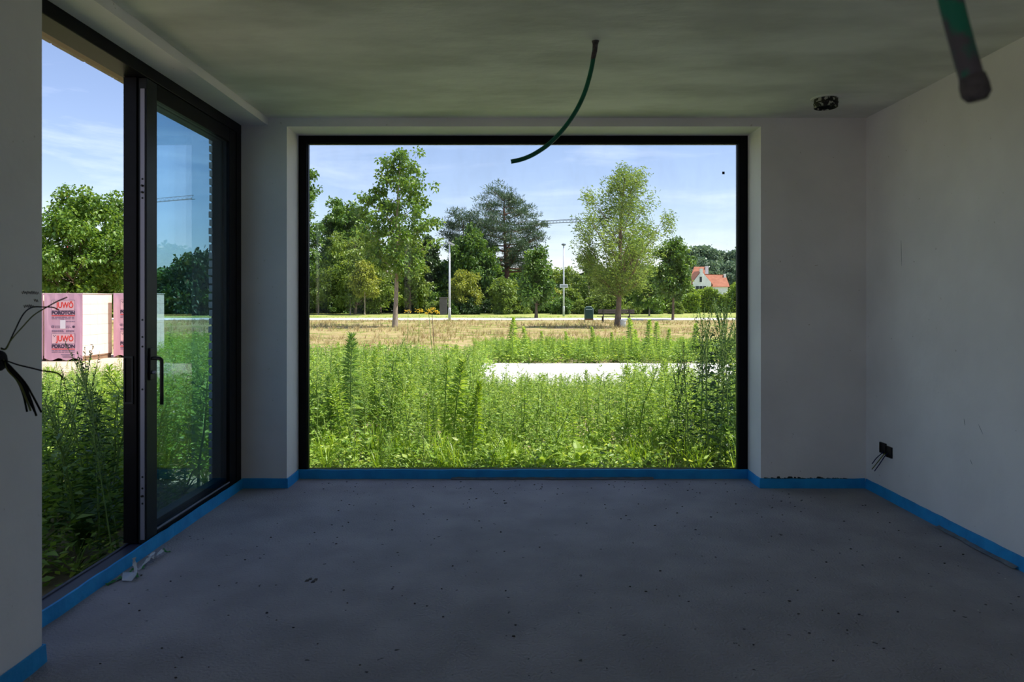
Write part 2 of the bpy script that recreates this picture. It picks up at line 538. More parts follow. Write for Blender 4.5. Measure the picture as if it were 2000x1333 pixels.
# ------------------------------------------------------------------ the room shell
XL, XR, YB, ZC = -1.913, 2.507, 4.83, 2.62      # door plane, right wall, far wall, ceiling
XP, YP = -1.715, 2.49                            # left wall face and where it stops beside the door
XO, YO = -2.20, 5.30                             # outer brick faces
WX0, WX1, WZ1, WY = -1.594, 1.761, 2.56, 5.095   # picture window opening and frame depth
YR = -6.4

floor = struct(MB().box(XL - 0.0, XR, YR, WY + 0.02, -0.20, 0.0).build('floor', M['screed']))
ceil = struct(MB().box(XP - 0.01, XR, YR, YB, ZC, ZC + 0.25).build('ceiling', M['ceiling']))
roof = struct(MB().box(XO + 0.01, 7.0, -9.0, YO - 0.01, ZC + 0.26, 2.98).build('roof', M['roofing']))
wl_ = MB()
W2Y0, W2Y1, W2Z0, W2Z1 = -4.6, -0.30, 0.02, 2.55                 # unseen glazed opening added behind the camera to brighten the room
wl_.box(XO + 0.10, XP, W2Y1, YP, -0.20, ZC + 0.25)               # solid wall beside the door
wl_.box(XO + 0.10, XP, YR, W2Y0, -0.20, ZC + 0.25)
wl_.box(XO + 0.10, XP, W2Y0, W2Y1, W2Z1, ZC + 0.25)
wl_.box(XO + 0.10, XP, W2Y0, W2Y1, -0.20, W2Z0)
wl_.box(XO + 0.13, XP - 0.012, YP, YB, 2.568, ZC + 0.25)         # downstand over the door
wall_left = struct(wl_.build('wall_left', M['plaster']))
wb = MB()
wb.box(XL - 0.13, WX0, YB, YO - 0.11, -0.20, ZC + 0.25)
wb.box(WX1, XR + 0.1, YB, YO - 0.11, -0.20, ZC + 0.25)
wb.box(WX0, WX1, YB, YO - 0.11, WZ1, ZC + 0.25)
wall_back = struct(wb.build('wall_back', M['plaster']))
wall_right = struct(MB().box(XR, XR + 0.3, YR, YB, -0.20, ZC + 0.25).build('wall_right', M['plaster']))
wall_rear = struct(MB().box(XP, XR, YR - 0.3, YR, -0.20, ZC + 0.25).build('wall_rear', M['plaster']))

# outer brick skin: plain brickwork away from view, single bricks at the door jamb and over the door
sk = MB()
sk.box(XO, XO + 0.10, -9.0, W2Y0, -0.30, 2.97)
sk.box(XO, XO + 0.10, W2Y1, YP + 0.02, -0.30, 2.97)
sk.box(XO, XO + 0.10, W2Y0, W2Y1, W2Z1, 2.97)
sk.box(XO, XO + 0.10, W2Y0, W2Y1, -0.30, W2Z0)
sk.box(XO + 0.012, XO + 0.10, YP + 0.02, 5.16, 2.70, 2.97)
sk.box(XO, WX0 + 0.01, YO - 0.10, YO, -0.30, 2.97)
sk.box(WX1 - 0.01, 7.0, YO - 0.10, YO, -0.30, 2.97)
sk.box(WX0, WX1, YO - 0.10, YO, WZ1 + 0.02, 2.97)
wall_brick = struct(sk.build('wall_outside', M['brick']))
jb = MB()
jb.box(XO + 0.014, XO + 0.115, 4.965, 5.20, -0.30, 2.70)
struct(jb.build('mortar', M['mortar'], wall_brick))
pitch = 0.0597
bmesh_a = MB().box(0, 0.112, 0, 0.215, 0, 0.046, 0.004).build('brick', M['brick'], wall_brick)
bmesh_b = MB().box(0, 0.112, 0, 0.100, 0, 0.046, 0.004).build('brick', M['brick'], wall_brick)
rnd = random.Random(4)
nb = 0
for k in range(50):
    z = -0.28 + k * pitch
    if z > 2.68:
        break
    first = bmesh_a if k % 2 == 0 else bmesh_b
    o = first if k < 2 else bpy.data.objects.new('brick', first.data)
    if k >= 2:
        COL.objects.link(o)
        o.parent = wall_brick
    o.location = (XO + rnd.uniform(-0.003, 0.003), 4.95 + rnd.uniform(-0.003, 0.003), z)
    o.rotation_euler = (0, 0, rnd.uniform(-0.012, 0.012))
    if k % 2:
        o2 = bpy.data.objects.new('brick', bmesh_b.data)
        COL.objects.link(o2)
        o2.parent = wall_brick
        o2.location = (XO + rnd.uniform(-0.003, 0.003), 5.065, z)
lint = MB().box(0, 0.062, 0, 0.24, 0, 0.046, 0.004).build('brick', M['brick_beige'], wall_brick)
for c in range(2):
    for k in range(10):
        o = lint if (c == 0 and k == 0) else bpy.data.objects.new('brick', lint.data)
        if o is not lint:
            COL.objects.link(o)
            o.parent = wall_brick
        o.location = (XO + rnd.uniform(-0.003, 0.003), 2.51 + k * 0.2505 + (0.12 if c else 0), 2.549 + c * pitch + rnd.uniform(-0.002, 0.002))
struct(MB().box(XO + 0.012, XO + 0.055, 2.50, 4.98, 2.558, 2.70).build('mortar', M['mortar'], wall_brick))
struct(MB().box(XO + 0.078, XO + 0.150, 2.50, 4.84, 2.522, 2.56).build('soffit_board', M['wood_soffit'], wall_brick))

# blue foam strip standing along the foot of every wall
HT = 0.068


def strip(name, pts, h=HT, t=0.008, wob=0.0015, parent=None, seed=1):
    """upright strip following a floor polyline, slightly wavy along its top"""
    r = random.Random(seed)
    mb = MB()
    path = []
    for a, b in zip(pts[:-1], pts[1:]):
        a, b = Vector((*a, 0)), Vector((*b, 0))
        n = max(2, int((b - a).length / 0.07))
        for i in range(n):
            path.append(a.lerp(b, i / n))
    path.append(Vector((*pts[-1], 0)))
    rows = []
    for i, p in enumerate(path):
        d = (path[min(i + 1, len(path) - 1)] - path[max(i - 1, 0)]).normalized()
        nrm = Vector((d.y, -d.x, 0))
        w = r.uniform(-wob, wob)
        top = h + r.uniform(-0.002, 0.002)
        q = p + nrm * w
        rows.append([mb.bm.verts.new(q), mb.bm.verts.new(q + Vector((0, 0, top))),
                     mb.bm.verts.new(q + nrm * t + Vector((0, 0, top - 0.002))), mb.bm.verts.new(q + nrm * (t + 0.004))])
    for a, b in zip(rows[:-1], rows[1:]):
        for j in range(3):
            mb.bm.faces.new((a[j], a[j + 1], b[j + 1], b[j]))
    mb.bm.faces.new(rows[0])
    mb.bm.faces.new(list(reversed(rows[-1])))
    return mb.build(name, M['foam'], parent)


struct(strip('baseboard_left', [(XP + 0.002, YR), (XP + 0.002, YP + 0.006), (XL + 0.005, YP + 0.006)], seed=2))
struct(strip('baseboard_door', [(XL + 0.002, YP + 0.02), (XL + 0.002, YB - 0.004)], h=0.066, wob=0.003, seed=3))
struct(strip('baseboard_back', [(XL + 0.01, YB - 0.002), (WX0 + 0.002, YB - 0.002), (WX0 + 0.002, WY - 0.008), (WX1 - 0.002, WY - 0.008),
                                (WX1 - 0.002, YB - 0.002), (XR - 0.012, YB - 0.002)], seed=5))
struct(strip('baseboard_right', [(XR - 0.002, YB - 0.012), (XR - 0.002, YR)], seed=6))

# dark slivers drawn for the black gaps under the ragged plaster, right of the window
rg = MB()
r = random.Random(8)
x = WX1 + 0.02
while x < XR - 0.15:
    w = r.uniform(0.008, 0.05)
    h = r.choice((0.2, 0.5, 1.0, 1.3)) * r.uniform(0.003, 0.010) * (1.7 - 1.5 * (x - WX1))
    rg.prism([(x, YB - 0.006, 0.066), (x + w, YB - 0.006, 0.066), (x + w * 0.8, YB - 0.006, 0.066 + h), (x + w * 0.3, YB - 0.006, 0.07 + h * 0.8)], (0, 0.005, 0))
    x += w * r.uniform(0.5, 1.1)
struct(rg.build('plaster_edge_gaps', M['mortar'], wall_back))

# ------------------------------------------------------------------ picture window
win = struct(empty('window_1', ((WX0 + WX1) / 2, WY, 0)))
wx, wy = (WX0 + WX1) / 2, WY


def wpart(mb, name, mat, parent=win):
    o = mb.build(name, mat)
    o.parent = parent
    o.location = (-wx, -wy, 0) if parent is win else (0, 0, 0)
    return o


wpart(MB().box(WX0, WX0 + 0.062, WY, WY + 0.075, 0.0, WZ1, 0.003), 'frame_jamb', M['frame'])
wpart(MB().box(WX1 - 0.066, WX1, WY, WY + 0.075, 0.0, WZ1, 0.003), 'frame_jamb', M['frame'])
wpart(MB().box(WX0 + 0.06, WX1 - 0.064, WY, WY + 0.075, WZ1 - 0.056, WZ1, 0.003), 'frame_head', M['frame'])
wpart(MB().box(WX0 + 0.06, WX1 - 0.064, WY + 0.002, WY + 0.075, -0.02, 0.062, 0.003), 'frame_sill', M['frame'])
bead = MB()
g0, g1, gz0, gz1 = WX0 + 0.062, WX1 - 0.066, 0.062, WZ1 - 0.056
bead.box(g0, g0 + 0.006, WY + 0.02, WY + 0.035, gz0, gz1)
bead.box(g1 - 0.006, g1, WY + 0.02, WY + 0.035, gz0, gz1)
bead.box(g0 + 0.006, g1 - 0.006, WY + 0.02, WY + 0.035, gz1 - 0.006, gz1)
wpart(bead, 'glazing_bead', M['frame_grey'])
pane = wpart(MB().box(g0 - 0.005, g1 + 0.005, WY + 0.036, WY + 0.060, gz0 - 0.005, gz1 + 0.005), 'pane', M['pane_clear'])
s = P(1413, 338, WY + 0.034)
stk = MB().box(s.x - 0.009, s.x + 0.009, WY + 0.0335, WY + 0.0355, s.z - 0.010, s.z + 0.010).build('sticker', M['black_plastic'])
stk.parent = pane
tag(stk, 'tiny black square sticker on the glass')

# frame and pane of the left-wall opening added behind the camera for room light
added_win = struct(empty('added_window', (XO + 0.2, (W2Y0 + W2Y1) / 2, 0)))
for nm, bx in (('frame_jamb', (W2Y0, W2Y0 + 0.06, W2Z0, W2Z1)), ('frame_jamb', (W2Y1 - 0.06, W2Y1, W2Z0, W2Z1)),
               ('frame_head', (W2Y0 + 0.06, W2Y1 - 0.06, W2Z1 - 0.06, W2Z1)), ('frame_sill', (W2Y0 + 0.06, W2Y1 - 0.06, W2Z0, W2Z0 + 0.06)),
               ('mullion', (-2.16, -2.10, W2Z0 + 0.06, W2Z1 - 0.06)), 
               ('pane', (W2Y0 + 0.055, W2Y1 - 0.055, W2Z0 + 0.055, W2Z1 - 0.055))):
    hw = 0.035 if nm != 'pane' else 0.012
    o = MB().box(XO + 0.2 - hw, XO + 0.2 + hw, *bx).build(nm, M['pane_clear'] if nm == 'pane' else M['frame'], added_win)
    o.location = (-XO - 0.2, -(W2Y0 + W2Y1) / 2, 0)

# ------------------------------------------------------------------ sliding door
door = struct(empty('door_1', (XL, (YP + YB) / 2, 0)))
DLOC = (-XL, -(YP + YB) / 2, 0)


def dpart(mb, name, mat, parent=None):
    o = mb.build(name, mat)
    o.parent = parent or door
    if parent is None:
        o.location = DLOC
    return o


FX0 = XL - 0.135
dpart(MB().box(FX0, XL - 0.002, YP, YB, 2.500, 2.568, 0.003), 'frame_head', M['frame'])
dpart(MB().box(FX0, XL - 0.002, YB - 0.085, YB - 0.001, 0.0, 2.50, 0.003), 'frame_jamb', M['frame'])
dpart(MB().box(FX0, XL - 0.002, YP, YP + 0.06, 0.0, 2.50, 0.003), 'frame_jamb', M['frame'])
th = MB()
th.box(XL - 0.095, XL - 0.004, YP + 0.05, YB - 0.01, -0.25, 0.046, 0.003)
th.box(XL - 0.108, XL - 0.094, YP + 0.05, YB - 0.01, -0.25, 0.054, 0.003)
dpart(th, 'threshold', M['sill_alu'])
dpart(MB().box(XL - 0.17, XL - 0.108, YP + 0.05, YB - 0.01, -0.25, 0.0), 'outer_sill', M['frame_grey'])


def leaf_frame(name, x0, x1, y0, y1, z0, z1, sw, tw, bw, fmat, pmat, near_mat):
    leaf = empty(name)
    leaf.parent = door
    leaf.location = DLOC
    ym = (y0 + y1) / 2
    dpart(MB().box(x0, x1, y0, y0 + sw, z0, z1, 0.002), 'stile', near_mat, leaf)
    dpart(MB().box(x0, x1, y1 - sw, y1, z0, z1, 0.002), 'stile', fmat, leaf)
    dpart(MB().box(x0, x1, y0 + sw, y1 - sw, z1 - tw, z1, 0.002), 'top_rail', fmat, leaf)
    dpart(MB().box(x0, x1, y0 + sw, y1 - sw, z0, z0 + bw, 0.002), 'bottom_rail', fmat, leaf)
    xm = (x0 + x1) / 2
    dpart(MB().box(xm - 0.010, xm + 0.010, y0 + sw - 0.004, y1 - sw + 0.004, z0 + bw - 0.004, z1 - tw + 0.004), 'pane', pmat, leaf)
    return leaf


LX0, LX1, LY = XL - 0.049, XL - 0.006, 3.585
fixed = leaf_frame('fixed_leaf', XL - 0.123, XL - 0.054, 3.575, YB - 0.085, 0.055, 2.499, 0.11, 0.090, 0.06, M['frame'], M['pane_blue'], M['frame'])
slid = leaf_frame('sliding_leaf', LX0, LX1, LY, YB - 0.087, 0.050, 2.497, 0.105, 0.088, 0.034, M['frame'], M['pane_blue'], M['frame_grey'])
dpart(MB().box(LX1 - 0.004, LX1 + 0.001, LY + 0.105, YB - 0.19, 0.088, 0.096), 'bottom_bead', M['steel'], slid)
dpart(MB().box(LX0 + 0.012, LX0 + 0.034, LY - 0.004, LY + 0.001, 0.07, 2.44), 'lock_strip', M['steel'], slid)
sx = LX0 + 0.023
for z in (1.965, 1.865, 1.225, 1.135, 1.085, 0.86, 0.40, 0.34, 0.26):
    dpart(MB().lathe([(0.0055, 0), (0.0055, -0.001), (0.0035, -0.0012), (0.003, -0.0006)], (sx, LY - 0.004, z), 12, 'Y'), 'screw', M['frame_grey'], slid)
for z in (1.93, 1.895, 0.30):
    dpart(MB().lathe([(0.006, 0), (0.006, -0.008), (0.004, -0.010)], (sx, LY - 0.004, z), 12, 'Y'), 'locking_bolt', M['black_plastic'], slid)
# handle
HYc = LY + 0.035
dpart(MB().box(LX1, LX1 + 0.010, HYc - 0.016, HYc + 0.016, 0.905, 1.075, 0.003), 'handle_plate', M['black_plastic'], slid)
hd = MB()
hp = smooth_curve([(LX1 + 0.008, HYc, 1.020), (LX1 + 0.045, HYc, 1.020), (LX1 + 0.058, HYc, 1.012), (LX1 + 0.061, HYc, 0.99), (LX1 + 0.061, HYc, 0.775)], 4)
hd.tube(hp, 0.0095, 10)
dpart(hd, 'handle', M['black_plastic'], slid)
dpart(MB().lathe([(0.009, 0.0), (0.009, 0.018), (0.007, 0.020)], (LX1 + 0.009, HYc + 0.002, 0.945), 14, 'X'), 'key_cylinder', M['steel'], slid)
pl = MB()
px0, px1 = XL - 0.119, XL - 0.070
pl.box(px0, px1, 3.568, 3.576, 1.025, 1.035)
pl.box(px0, px1, 3.568, 3.576, 0.785, 0.795)
pl.box(px0, px0 + 0.006, 3.568, 3.576, 0.795, 1.025)
pl.box(px1 - 0.006, px1, 3.568, 3.576, 0.795, 1.025)
dpart(pl, 'recessed_pull', M['frame_grey'], fixed)

# ------------------------------------------------------------------ services in the room
# hanging conduit in the middle of the ceiling
cpts = [P(1163, 79, 3.40), P(1161, 98, 3.40), P(1155, 135, 3.40), P(1143, 178, 3.40), P(1126, 215, 3.39), P(1103, 249, 3.38),
        P(1075, 279, 3.37), P(1045, 300, 3.36), P(1020, 311, 3.35), P(998, 316, 3.35)]
cond = empty('hanging_conduit', tuple(cpts[0]))
cond_m = MB().tube(smooth_curve(cpts, 4), 0.0112, 12).build('tube', M['conduit'])
lump = MB().tube([cpts[0] + Vector((0, 0, 0.004)), cpts[0] + Vector((-0.001, 0, -0.02)), cpts[1] + Vector((0.002, 0, 0)), cpts[1] * 0.5 + cpts[2] * 0.5],
                 [0.021, 0.0135, 0.0127, 0.0115], 12).build('plaster_collar', M['plaster_lump'])
for o in (cond_m, lump):
    o.parent = cond
    o.location = -cpts[0]
tag(cond, 'thin green conduit curving down from the middle of the ceiling', 'conduit', 'loose electrical conduits')

# conduit close to the lens, top right
e = P(1905, 176, 0.66)
npts = [Vector((0.30, 0.62, 2.62)), Vector((0.315, 0.63, 2.25)), Vector((0.345, 0.64, 1.95)), P(1838, -100, 0.65), P(1857, 0, 0.655),
        P(1880, 90, 0.66), e]
nc = empty('dusty_conduit', tuple(npts[0]))
a = MB().tube(smooth_curve(npts, 5), 0.0105, 14).build('tube', M['conduit_dusty'])
b = MB().tube([e + Vector((-0.003, 0, 0.014)), e + Vector((-0.001, 0, 0.004)), e + Vector((0.001, 0, -0.004)), e + Vector((0.002, 0, -0.010))],
              [0.0112, 0.0128, 0.0128, 0.0085], 14).build('plugged_end', M['plaster_lump'])
for o in (a, b):
    o.parent = nc
    o.location = -npts[0]
tag(nc, 'dusty green conduit with plugged end hanging close at top right', 'conduit', 'loose electrical conduits')

# round ceiling box
cb = P(1613, 196, 4.36)
box_r = empty('ceiling_box', (cb.x, cb.y, ZC))
k = MB().lathe([(0.073, 0.01), (0.071, -0.012), (0.071, -0.060), (0.066, -0.062), (0.066, -0.02)], (0, 0, 0), 28).build('collar', M['box_spotted'], box_r)
ri = MB()
ri.lathe([(0.074, -0.030), (0.074, -0.036)], (0, 0, 0), 28)
ri.build('rib', M['black_plastic'], box_r)
MB().lathe([(0.095, 0.002), (0.088, -0.004), (0.072, -0.006)], (0, 0, 0), 20).build('plaster_ring', M['ceiling'], box_r)
tag(box_r, 'round black ceiling box spattered with plaster near the right wall', 'electrical box')

# double wall box with wires, right wall
sb = empty('wall_socket_box', (XR, 4.566, 0.325))
for dy, dz in ((0.036, 0.006), (-0.036, -0.004)):
    q = MB()
    q.box(-0.012, 0.0, dy - 0.034, dy + 0.034, dz - 0.036, dz - 0.033)
    q.box(-0.012, 0.0, dy - 0.034, dy + 0.034, dz + 0.033, dz + 0.036)
    q.box(-0.012, 0.0, dy - 0.036, dy - 0.033, dz - 0.036, dz + 0.036)
    q.box(-0.012, 0.0, dy + 0.033, dy + 0.036, dz - 0.036, dz + 0.036)
    q.box(-0.004, 0.0, dy - 0.034, dy + 0.034, dz - 0.034, dz + 0.034)
    q.build('box', M['black_plastic'], sb)
for col, y0, yy, zz, xx in (('wire_blue', 0.030, 0.10, -0.115, -0.045), ('wire_yellow', 0.0, 0.092, -0.150, -0.05), ('wire_blue', -0.022, 0.060, -0.155, -0.05)):
    MB().tube(smooth_curve([(-0.004, y0, -0.015), (-0.022, y0 + 0.004, -0.035), (-0.035, (y0 + yy) / 2, zz * 0.6), (xx, yy, zz)], 4), 0.0033, 6).build('wire', M[col], sb)
tag(sb, 'open black double socket box with blue and yellow wires low on the right wall', 'socket box')

# wires sprouting from the left wall
lw = empty('wall_wiring', (XP, 2.275, 1.125))
bm_ = MB()
bm_.lathe([(0.036, 0.0), (0.034, 0.010), (0.024, 0.016), (0.012, 0.018)], (0, 0, 0), 14, 'X')
bm_.build('box', M['wire_black'], lw)
base = Vector((XP, 2.275, 1.125))


def lwire(pixels, mat, r=0.0022):
    pts = []
    for (px, py, Y) in pixels:
        pts.append(P(px, py, Y) - base)
    pts = [Vector((0.015, pts[0].y, pts[0].z))] + pts
    MB().tube(smooth_curve(pts, 5), r, 6).build('wire', mat, lw)


lwire([(12, 680, 2.27), (28, 648, 2.26), (45, 615, 2.25), (62, 601, 2.24), (85, 600, 2.23), (104, 601, 2.22), (115, 606, 2.22)], M['wire_black'])
lwire([(12, 682, 2.27), (22, 664, 2.26), (45, 638, 2.24), (66, 616, 2.22), (92, 600, 2.21), (112, 589, 2.20), (131, 581, 2.20)], M['wire_yellow'])
lwire([(14, 706, 2.27), (35, 713, 2.25), (60, 719, 2.23), (85, 725, 2.22), (108, 728, 2.21), (120, 735, 2.20), (121, 743, 2.20)], M['wire_black'], 0.0026)
for i, (a1, a2, a3, a4) in enumerate((((15, 722), (33, 743), (45, 770), (53, 805)), ((18, 722), (40, 745), (52, 775), (59, 800)),
                                      ((20, 720), (44, 746), (58, 775), (71, 813)), ((22, 718), (48, 747), (64, 774), (81, 806)),
                                      ((16, 724), (36, 746), (50, 776), (60, 803)), ((19, 723), (42, 748), (56, 780), (68, 805)))):
    lwire([(6 + i, 706, 2.27), (*a1, 2.265 - 0.004 * i), (*a2, 2.26 - 0.006 * i), (*a3, 2.255 - 0.008 * i), (*a4, 2.25 - 0.008 * i)],
          M['wire_black'] if i != 4 else M['wire_yellow'], 0.0032)
tag(lw, 'bunch of dark loose wires sprouting from the left wall', 'wiring')

# pencil scribble on the left wall and scuffs on the right wall: flat marks
scr = MB()
r = random.Random(3)


def wallpt(px, py):
    Y = XP * FPX / (px - HX)
    return Vector((XP + 0.0008, Y, CAMZ - (py - HY) / FPX * Y))


for (px0, py0, n, st) in ((42, 572, 9, 4.0), (66, 588, 3, 3.2), (46, 598, 6, 3.6)):
    pts = []
    for i in range(n * 2):
        pts.append(wallpt(px0 + i * st / 2, py0 + (3.5 if i % 2 else -3.5) * r.uniform(0.4, 1.0) + r.uniform(-1, 1)))
    scr.tube(smooth_curve(pts, 3), 0.0008, 4)
struct(scr.build('pencil_scribble', M['pencil'], wall_left))
for (x0, y0, x1, y1) in ((1883, 818, 1885, 832), (1911, 829, 1920, 849), (1895, 898, 1899, 908), (1760, 470, 1761, 520)):
    mb = MB()
    pts = []
    for t in (0, 0.35, 0.7, 1):
        px, py = x0 + (x1 - x0) * t, y0 + (y1 - y0) * t
        Y = XR * FPX / (px - HX)
        pts.append(Vector((XR - 0.0005, Y, CAMZ - (py - HY) / FPX * Y)))
    mb.tube(pts, [0.0006, 0.0016, 0.0014, 0.0005], 4)
    struct(mb.build('scuff_mark', M['scuff'], wall_right))

# torn tape by the door track
tp = empty('torn_tape', tuple(P(250, 1125, 3.24)))
org = tp.location.copy()


def fl(px, py, dz=0.004):
    Y = (CAMZ - dz) * FPX / (py - HY)
    return Vector(((px - HX) / FPX * Y, Y, dz)) - org


def ribbon(pts, w, mat, name, seed):
    r = random.Random(seed)
    mb = MB()
    c = smooth_curve(pts, 4)
    rows = []
    for i, p in enumerate(c):
        d = (c[min(i + 1, len(c) - 1)] - c[max(i - 1, 0)]).normalized()
        s_ = d.cross(Vector((0, 0, 1)))
        s_ = s_.normalized() if s_.length > 1e-4 else Vector((1, 0, 0))
        s_ = (s_ + Vector((0, 0, r.uniform(-0.7, 0.7)))).normalized()
        ww = w * r.uniform(0.6, 1.1)
        rows.append((mb.bm.verts.new(p - s_ * ww / 2), mb.bm.verts.new(p + s_ * ww / 2)))
    for a_, b_ in zip(rows[:-1], rows[1:]):
        mb.bm.faces.new((a_[0], a_[1], b_[1], b_[0]))
    o = mb.build(name, mat, tp)
    so = o.modifiers.new('thick', 'SOLIDIFY')
    so.thickness = 0.0012
    return o


mbp = MB()
c0 = [fl(240, 1119, 0.012), fl(266, 1119, 0.035), fl(267, 1123, 0.03), fl(257, 1136, 0.006), fl(238, 1135, 0.006)]
mbp.prism(c0, (0, 0, 0.002))
mbp.build('white_flap', M['film_white'], tp)
ribbon([fl(208, 1143), fl(222, 1136, 0.006), fl(238, 1128, 0.008)], 0.022, M['film_green'], 'green_strip', 1)
ribbon([fl(263, 1128, 0.006), fl(265, 1112, 0.03), fl(262, 1100, 0.05), fl(262, 1090, 0.075)], 0.018, M['film_white'], 'white_strip', 2)
ribbon([fl(250, 1122, 0.006), fl(262, 1112, 0.014), fl(268, 1128, 0.006)], 0.014, M['film_green'], 'green_strip', 3)
ribbon([fl(270, 1114), fl(280, 1104, 0.02), fl(292, 1090, 0.035), fl(300, 1080, 0.03), fl(290, 1088, 0.02)], 0.018, M['film_white'], 'white_strip', 4)
ribbon([fl(292, 1093, 0.008), fl(304, 1087, 0.02), fl(318, 1075, 0.022)], 0.026, M['film_white'], 'white_strip', 5)
ribbon([fl(284, 1102, 0.004), fl(290, 1100, 0.01), fl(300, 1098, 0.006)], 0.010, M['foil'], 'clear_strip', 6)
ribbon([fl(320, 1072, 0.012), fl(324, 1078, 0.006), fl(334, 1078, 0.004)], 0.010, M['film_green'], 'green_strip', 7)
ribbon([fl(283, 1098, 0.012), fl(280, 1108, 0.006), fl(278, 1112, 0.004)], 0.012, M['film_green'], 'green_strip', 8)
tag(tp, 'crumpled torn white and green tape lying beside the door track', 'tape')

# milky foil flaps peeping out under the blue strip
ff = MB()
r = random.Random(12)
rows = []
for i in range(15):
    t = i / 14
    y = 3.98 - t * 0.62
    rows.append((ff.bm.verts.new((XR - 0.016, y, 0.012 + r.uniform(0, 0.006))), ff.bm.verts.new((XR - 0.032 - r.uniform(0, 0.014), y, 0.003 + r.uniform(0, 0.004)))))
for a_, b_ in zip(rows[:-1], rows[1:]):
    ff.bm.faces.new((a_[0], a_[1], b_[1], b_[0]))
fo = ff.build('foil_flap', M['foil'])
so = fo.modifiers.new('thick', 'SOLIDIFY')
so.thickness = 0.0008
tag(fo, 'narrow milky foil flap peeping out under the blue strip along the right wall', 'foil')
ff = MB()
rows = []
for i in range(26):
    t = i / 25
    xx = -0.45 + t * 1.5
    rows.append((ff.bm.verts.new((xx, WY - 0.022, 0.010 + r.uniform(0, 0.005))), ff.bm.verts.new((xx, WY - 0.036 - r.uniform(0, 0.02), 0.002 + r.uniform(0, 0.004)))))
for a_, b_ in zip(rows[:-1], rows[1:]):
    ff.bm.faces.new((a_[0], a_[1], b_[1], b_[0]))
fo = ff.build('foil_flap', M['foil'])
so = fo.modifiers.new('thick', 'SOLIDIFY')
so.thickness = 0.0008
tag(fo, 'long milky foil flap under the blue strip below the picture window', 'foil')

# grit and crumbs on the screed
for nm, mat, n, seed, lab in (('floor_grit', 'grit_dark', 420, 5, 'dark grit and flakes scattered over the grey screed floor'),
                              ('floor_crumbs', 'grit_light', 90, 6, 'small pale crumbs scattered over the grey screed floor')):
    r = random.Random(seed)
    mb = MB()
    for i in range(n):
        xx, yy = r.uniform(XL + 0.1, XR - 0.06), r.uniform(1.2, 5.0)
        if r.random() < 0.35:
            xx, yy = r.uniform(-1.4, 2.3), 5.0 - abs(r.gauss(0, 0.45))
        if yy > 4.75 and not (WX0 + 0.06 < xx < WX1 - 0.06):
            continue
        if xx < XP + 0.05 and yy < YP + 0.05:
            continue
        sz = r.uniform(0.002, 0.007) * (1.0 if mat == 'grit_dark' else 0.7)
        ang = r.uniform(0, 6.28)
        k_ = r.uniform(0.4, 1.0)
        pts = []
        for j in range(5):
            t = ang + j * 1.2566
            pts.append((xx + math.cos(t) * sz * r.uniform(0.6, 1.2), yy + math.sin(t) * sz * k_ * r.uniform(0.6, 1.2), 0.0003))
        mb.prism(pts, (0, 0, sz * 0.5))
    tag(mb.build(nm, M[mat]), lab, 'grit', kind='stuff')
r = random.Random(9)
mb = MB()
for (px, py) in ((606, 1132), (612, 1137), (600, 1135), (617, 1133)):
    p = fl(px, py, 0.0) + org
    mb.prism([(p.x - 0.008, p.y - 0.012, 0), (p.x + 0.009, p.y - 0.008, 0), (p.x + 0.005, p.y + 0.012, 0), (p.x - 0.007, p.y + 0.008, 0)], (0, 0, 0.003))
tag(mb.build('dirt_flake', M['plaster_lump']), 'flattened brown dirt flakes on the floor left of the middle', 'dirt')

#GARDEN#
# ------------------------------------------------------------------ garden ground, gravel and path
gr = MB()
gr.poly([(-420, -60, GZ), (420, -60, GZ), (420, 520, GZ), (-420, 520, GZ)])
ground = tag(gr.build('ground', M['ground']), kind='structure')
gv = MB()
r = random.Random(21)
edge0, edge1 = [], []
for i in range(41):
    x = -0.9 + i * 0.35
    edge0.append((x, 11.6 + r.uniform(-0.15, 0.15), GZ + 0.03))
    edge1.append((x, 15.6 + r.uniform(-0.08, 0.08), GZ + 0.05))
gv.prism(edge0 + list(reversed(edge1)), (0, 0, -0.1))
tag(gv.build('gravel_bed', M['gravel']), kind='structure')
tag(MB().box(-110, 110, 51.5, 57.5, GZ - 0.05, GZ + 0.04).build('path', M['path']), kind='structure')


# ------------------------------------------------------------------ foliage in numpy
def np_mesh(name, V, F, T, mat, mats=None):
    me = bpy.data.meshes.new(name)
    n, m = len(V), len(F)
    me.vertices.add(n)
    me.vertices.foreach_set('co', np.ascontiguousarray(V, dtype=np.float32).ravel())
    me.loops.add(3 * m)
    me.loops.foreach_set('vertex_index', np.ascontiguousarray(F, dtype=np.int32).ravel())
    me.polygons.add(m)
    me.polygons.foreach_set('loop_start', np.arange(0, 3 * m, 3, dtype=np.int32))
    me.update(calc_edges=True)
    at = me.attributes.new('tint', 'FLOAT', 'POINT')
    at.data.foreach_set('value', np.ascontiguousarray(np.clip(T, 0, 1), dtype=np.float32))
    me.materials.append(mat)
    return me


def norm(v):
    return v / np.maximum(np.linalg.norm(v, axis=1, keepdims=True), 1e-9)


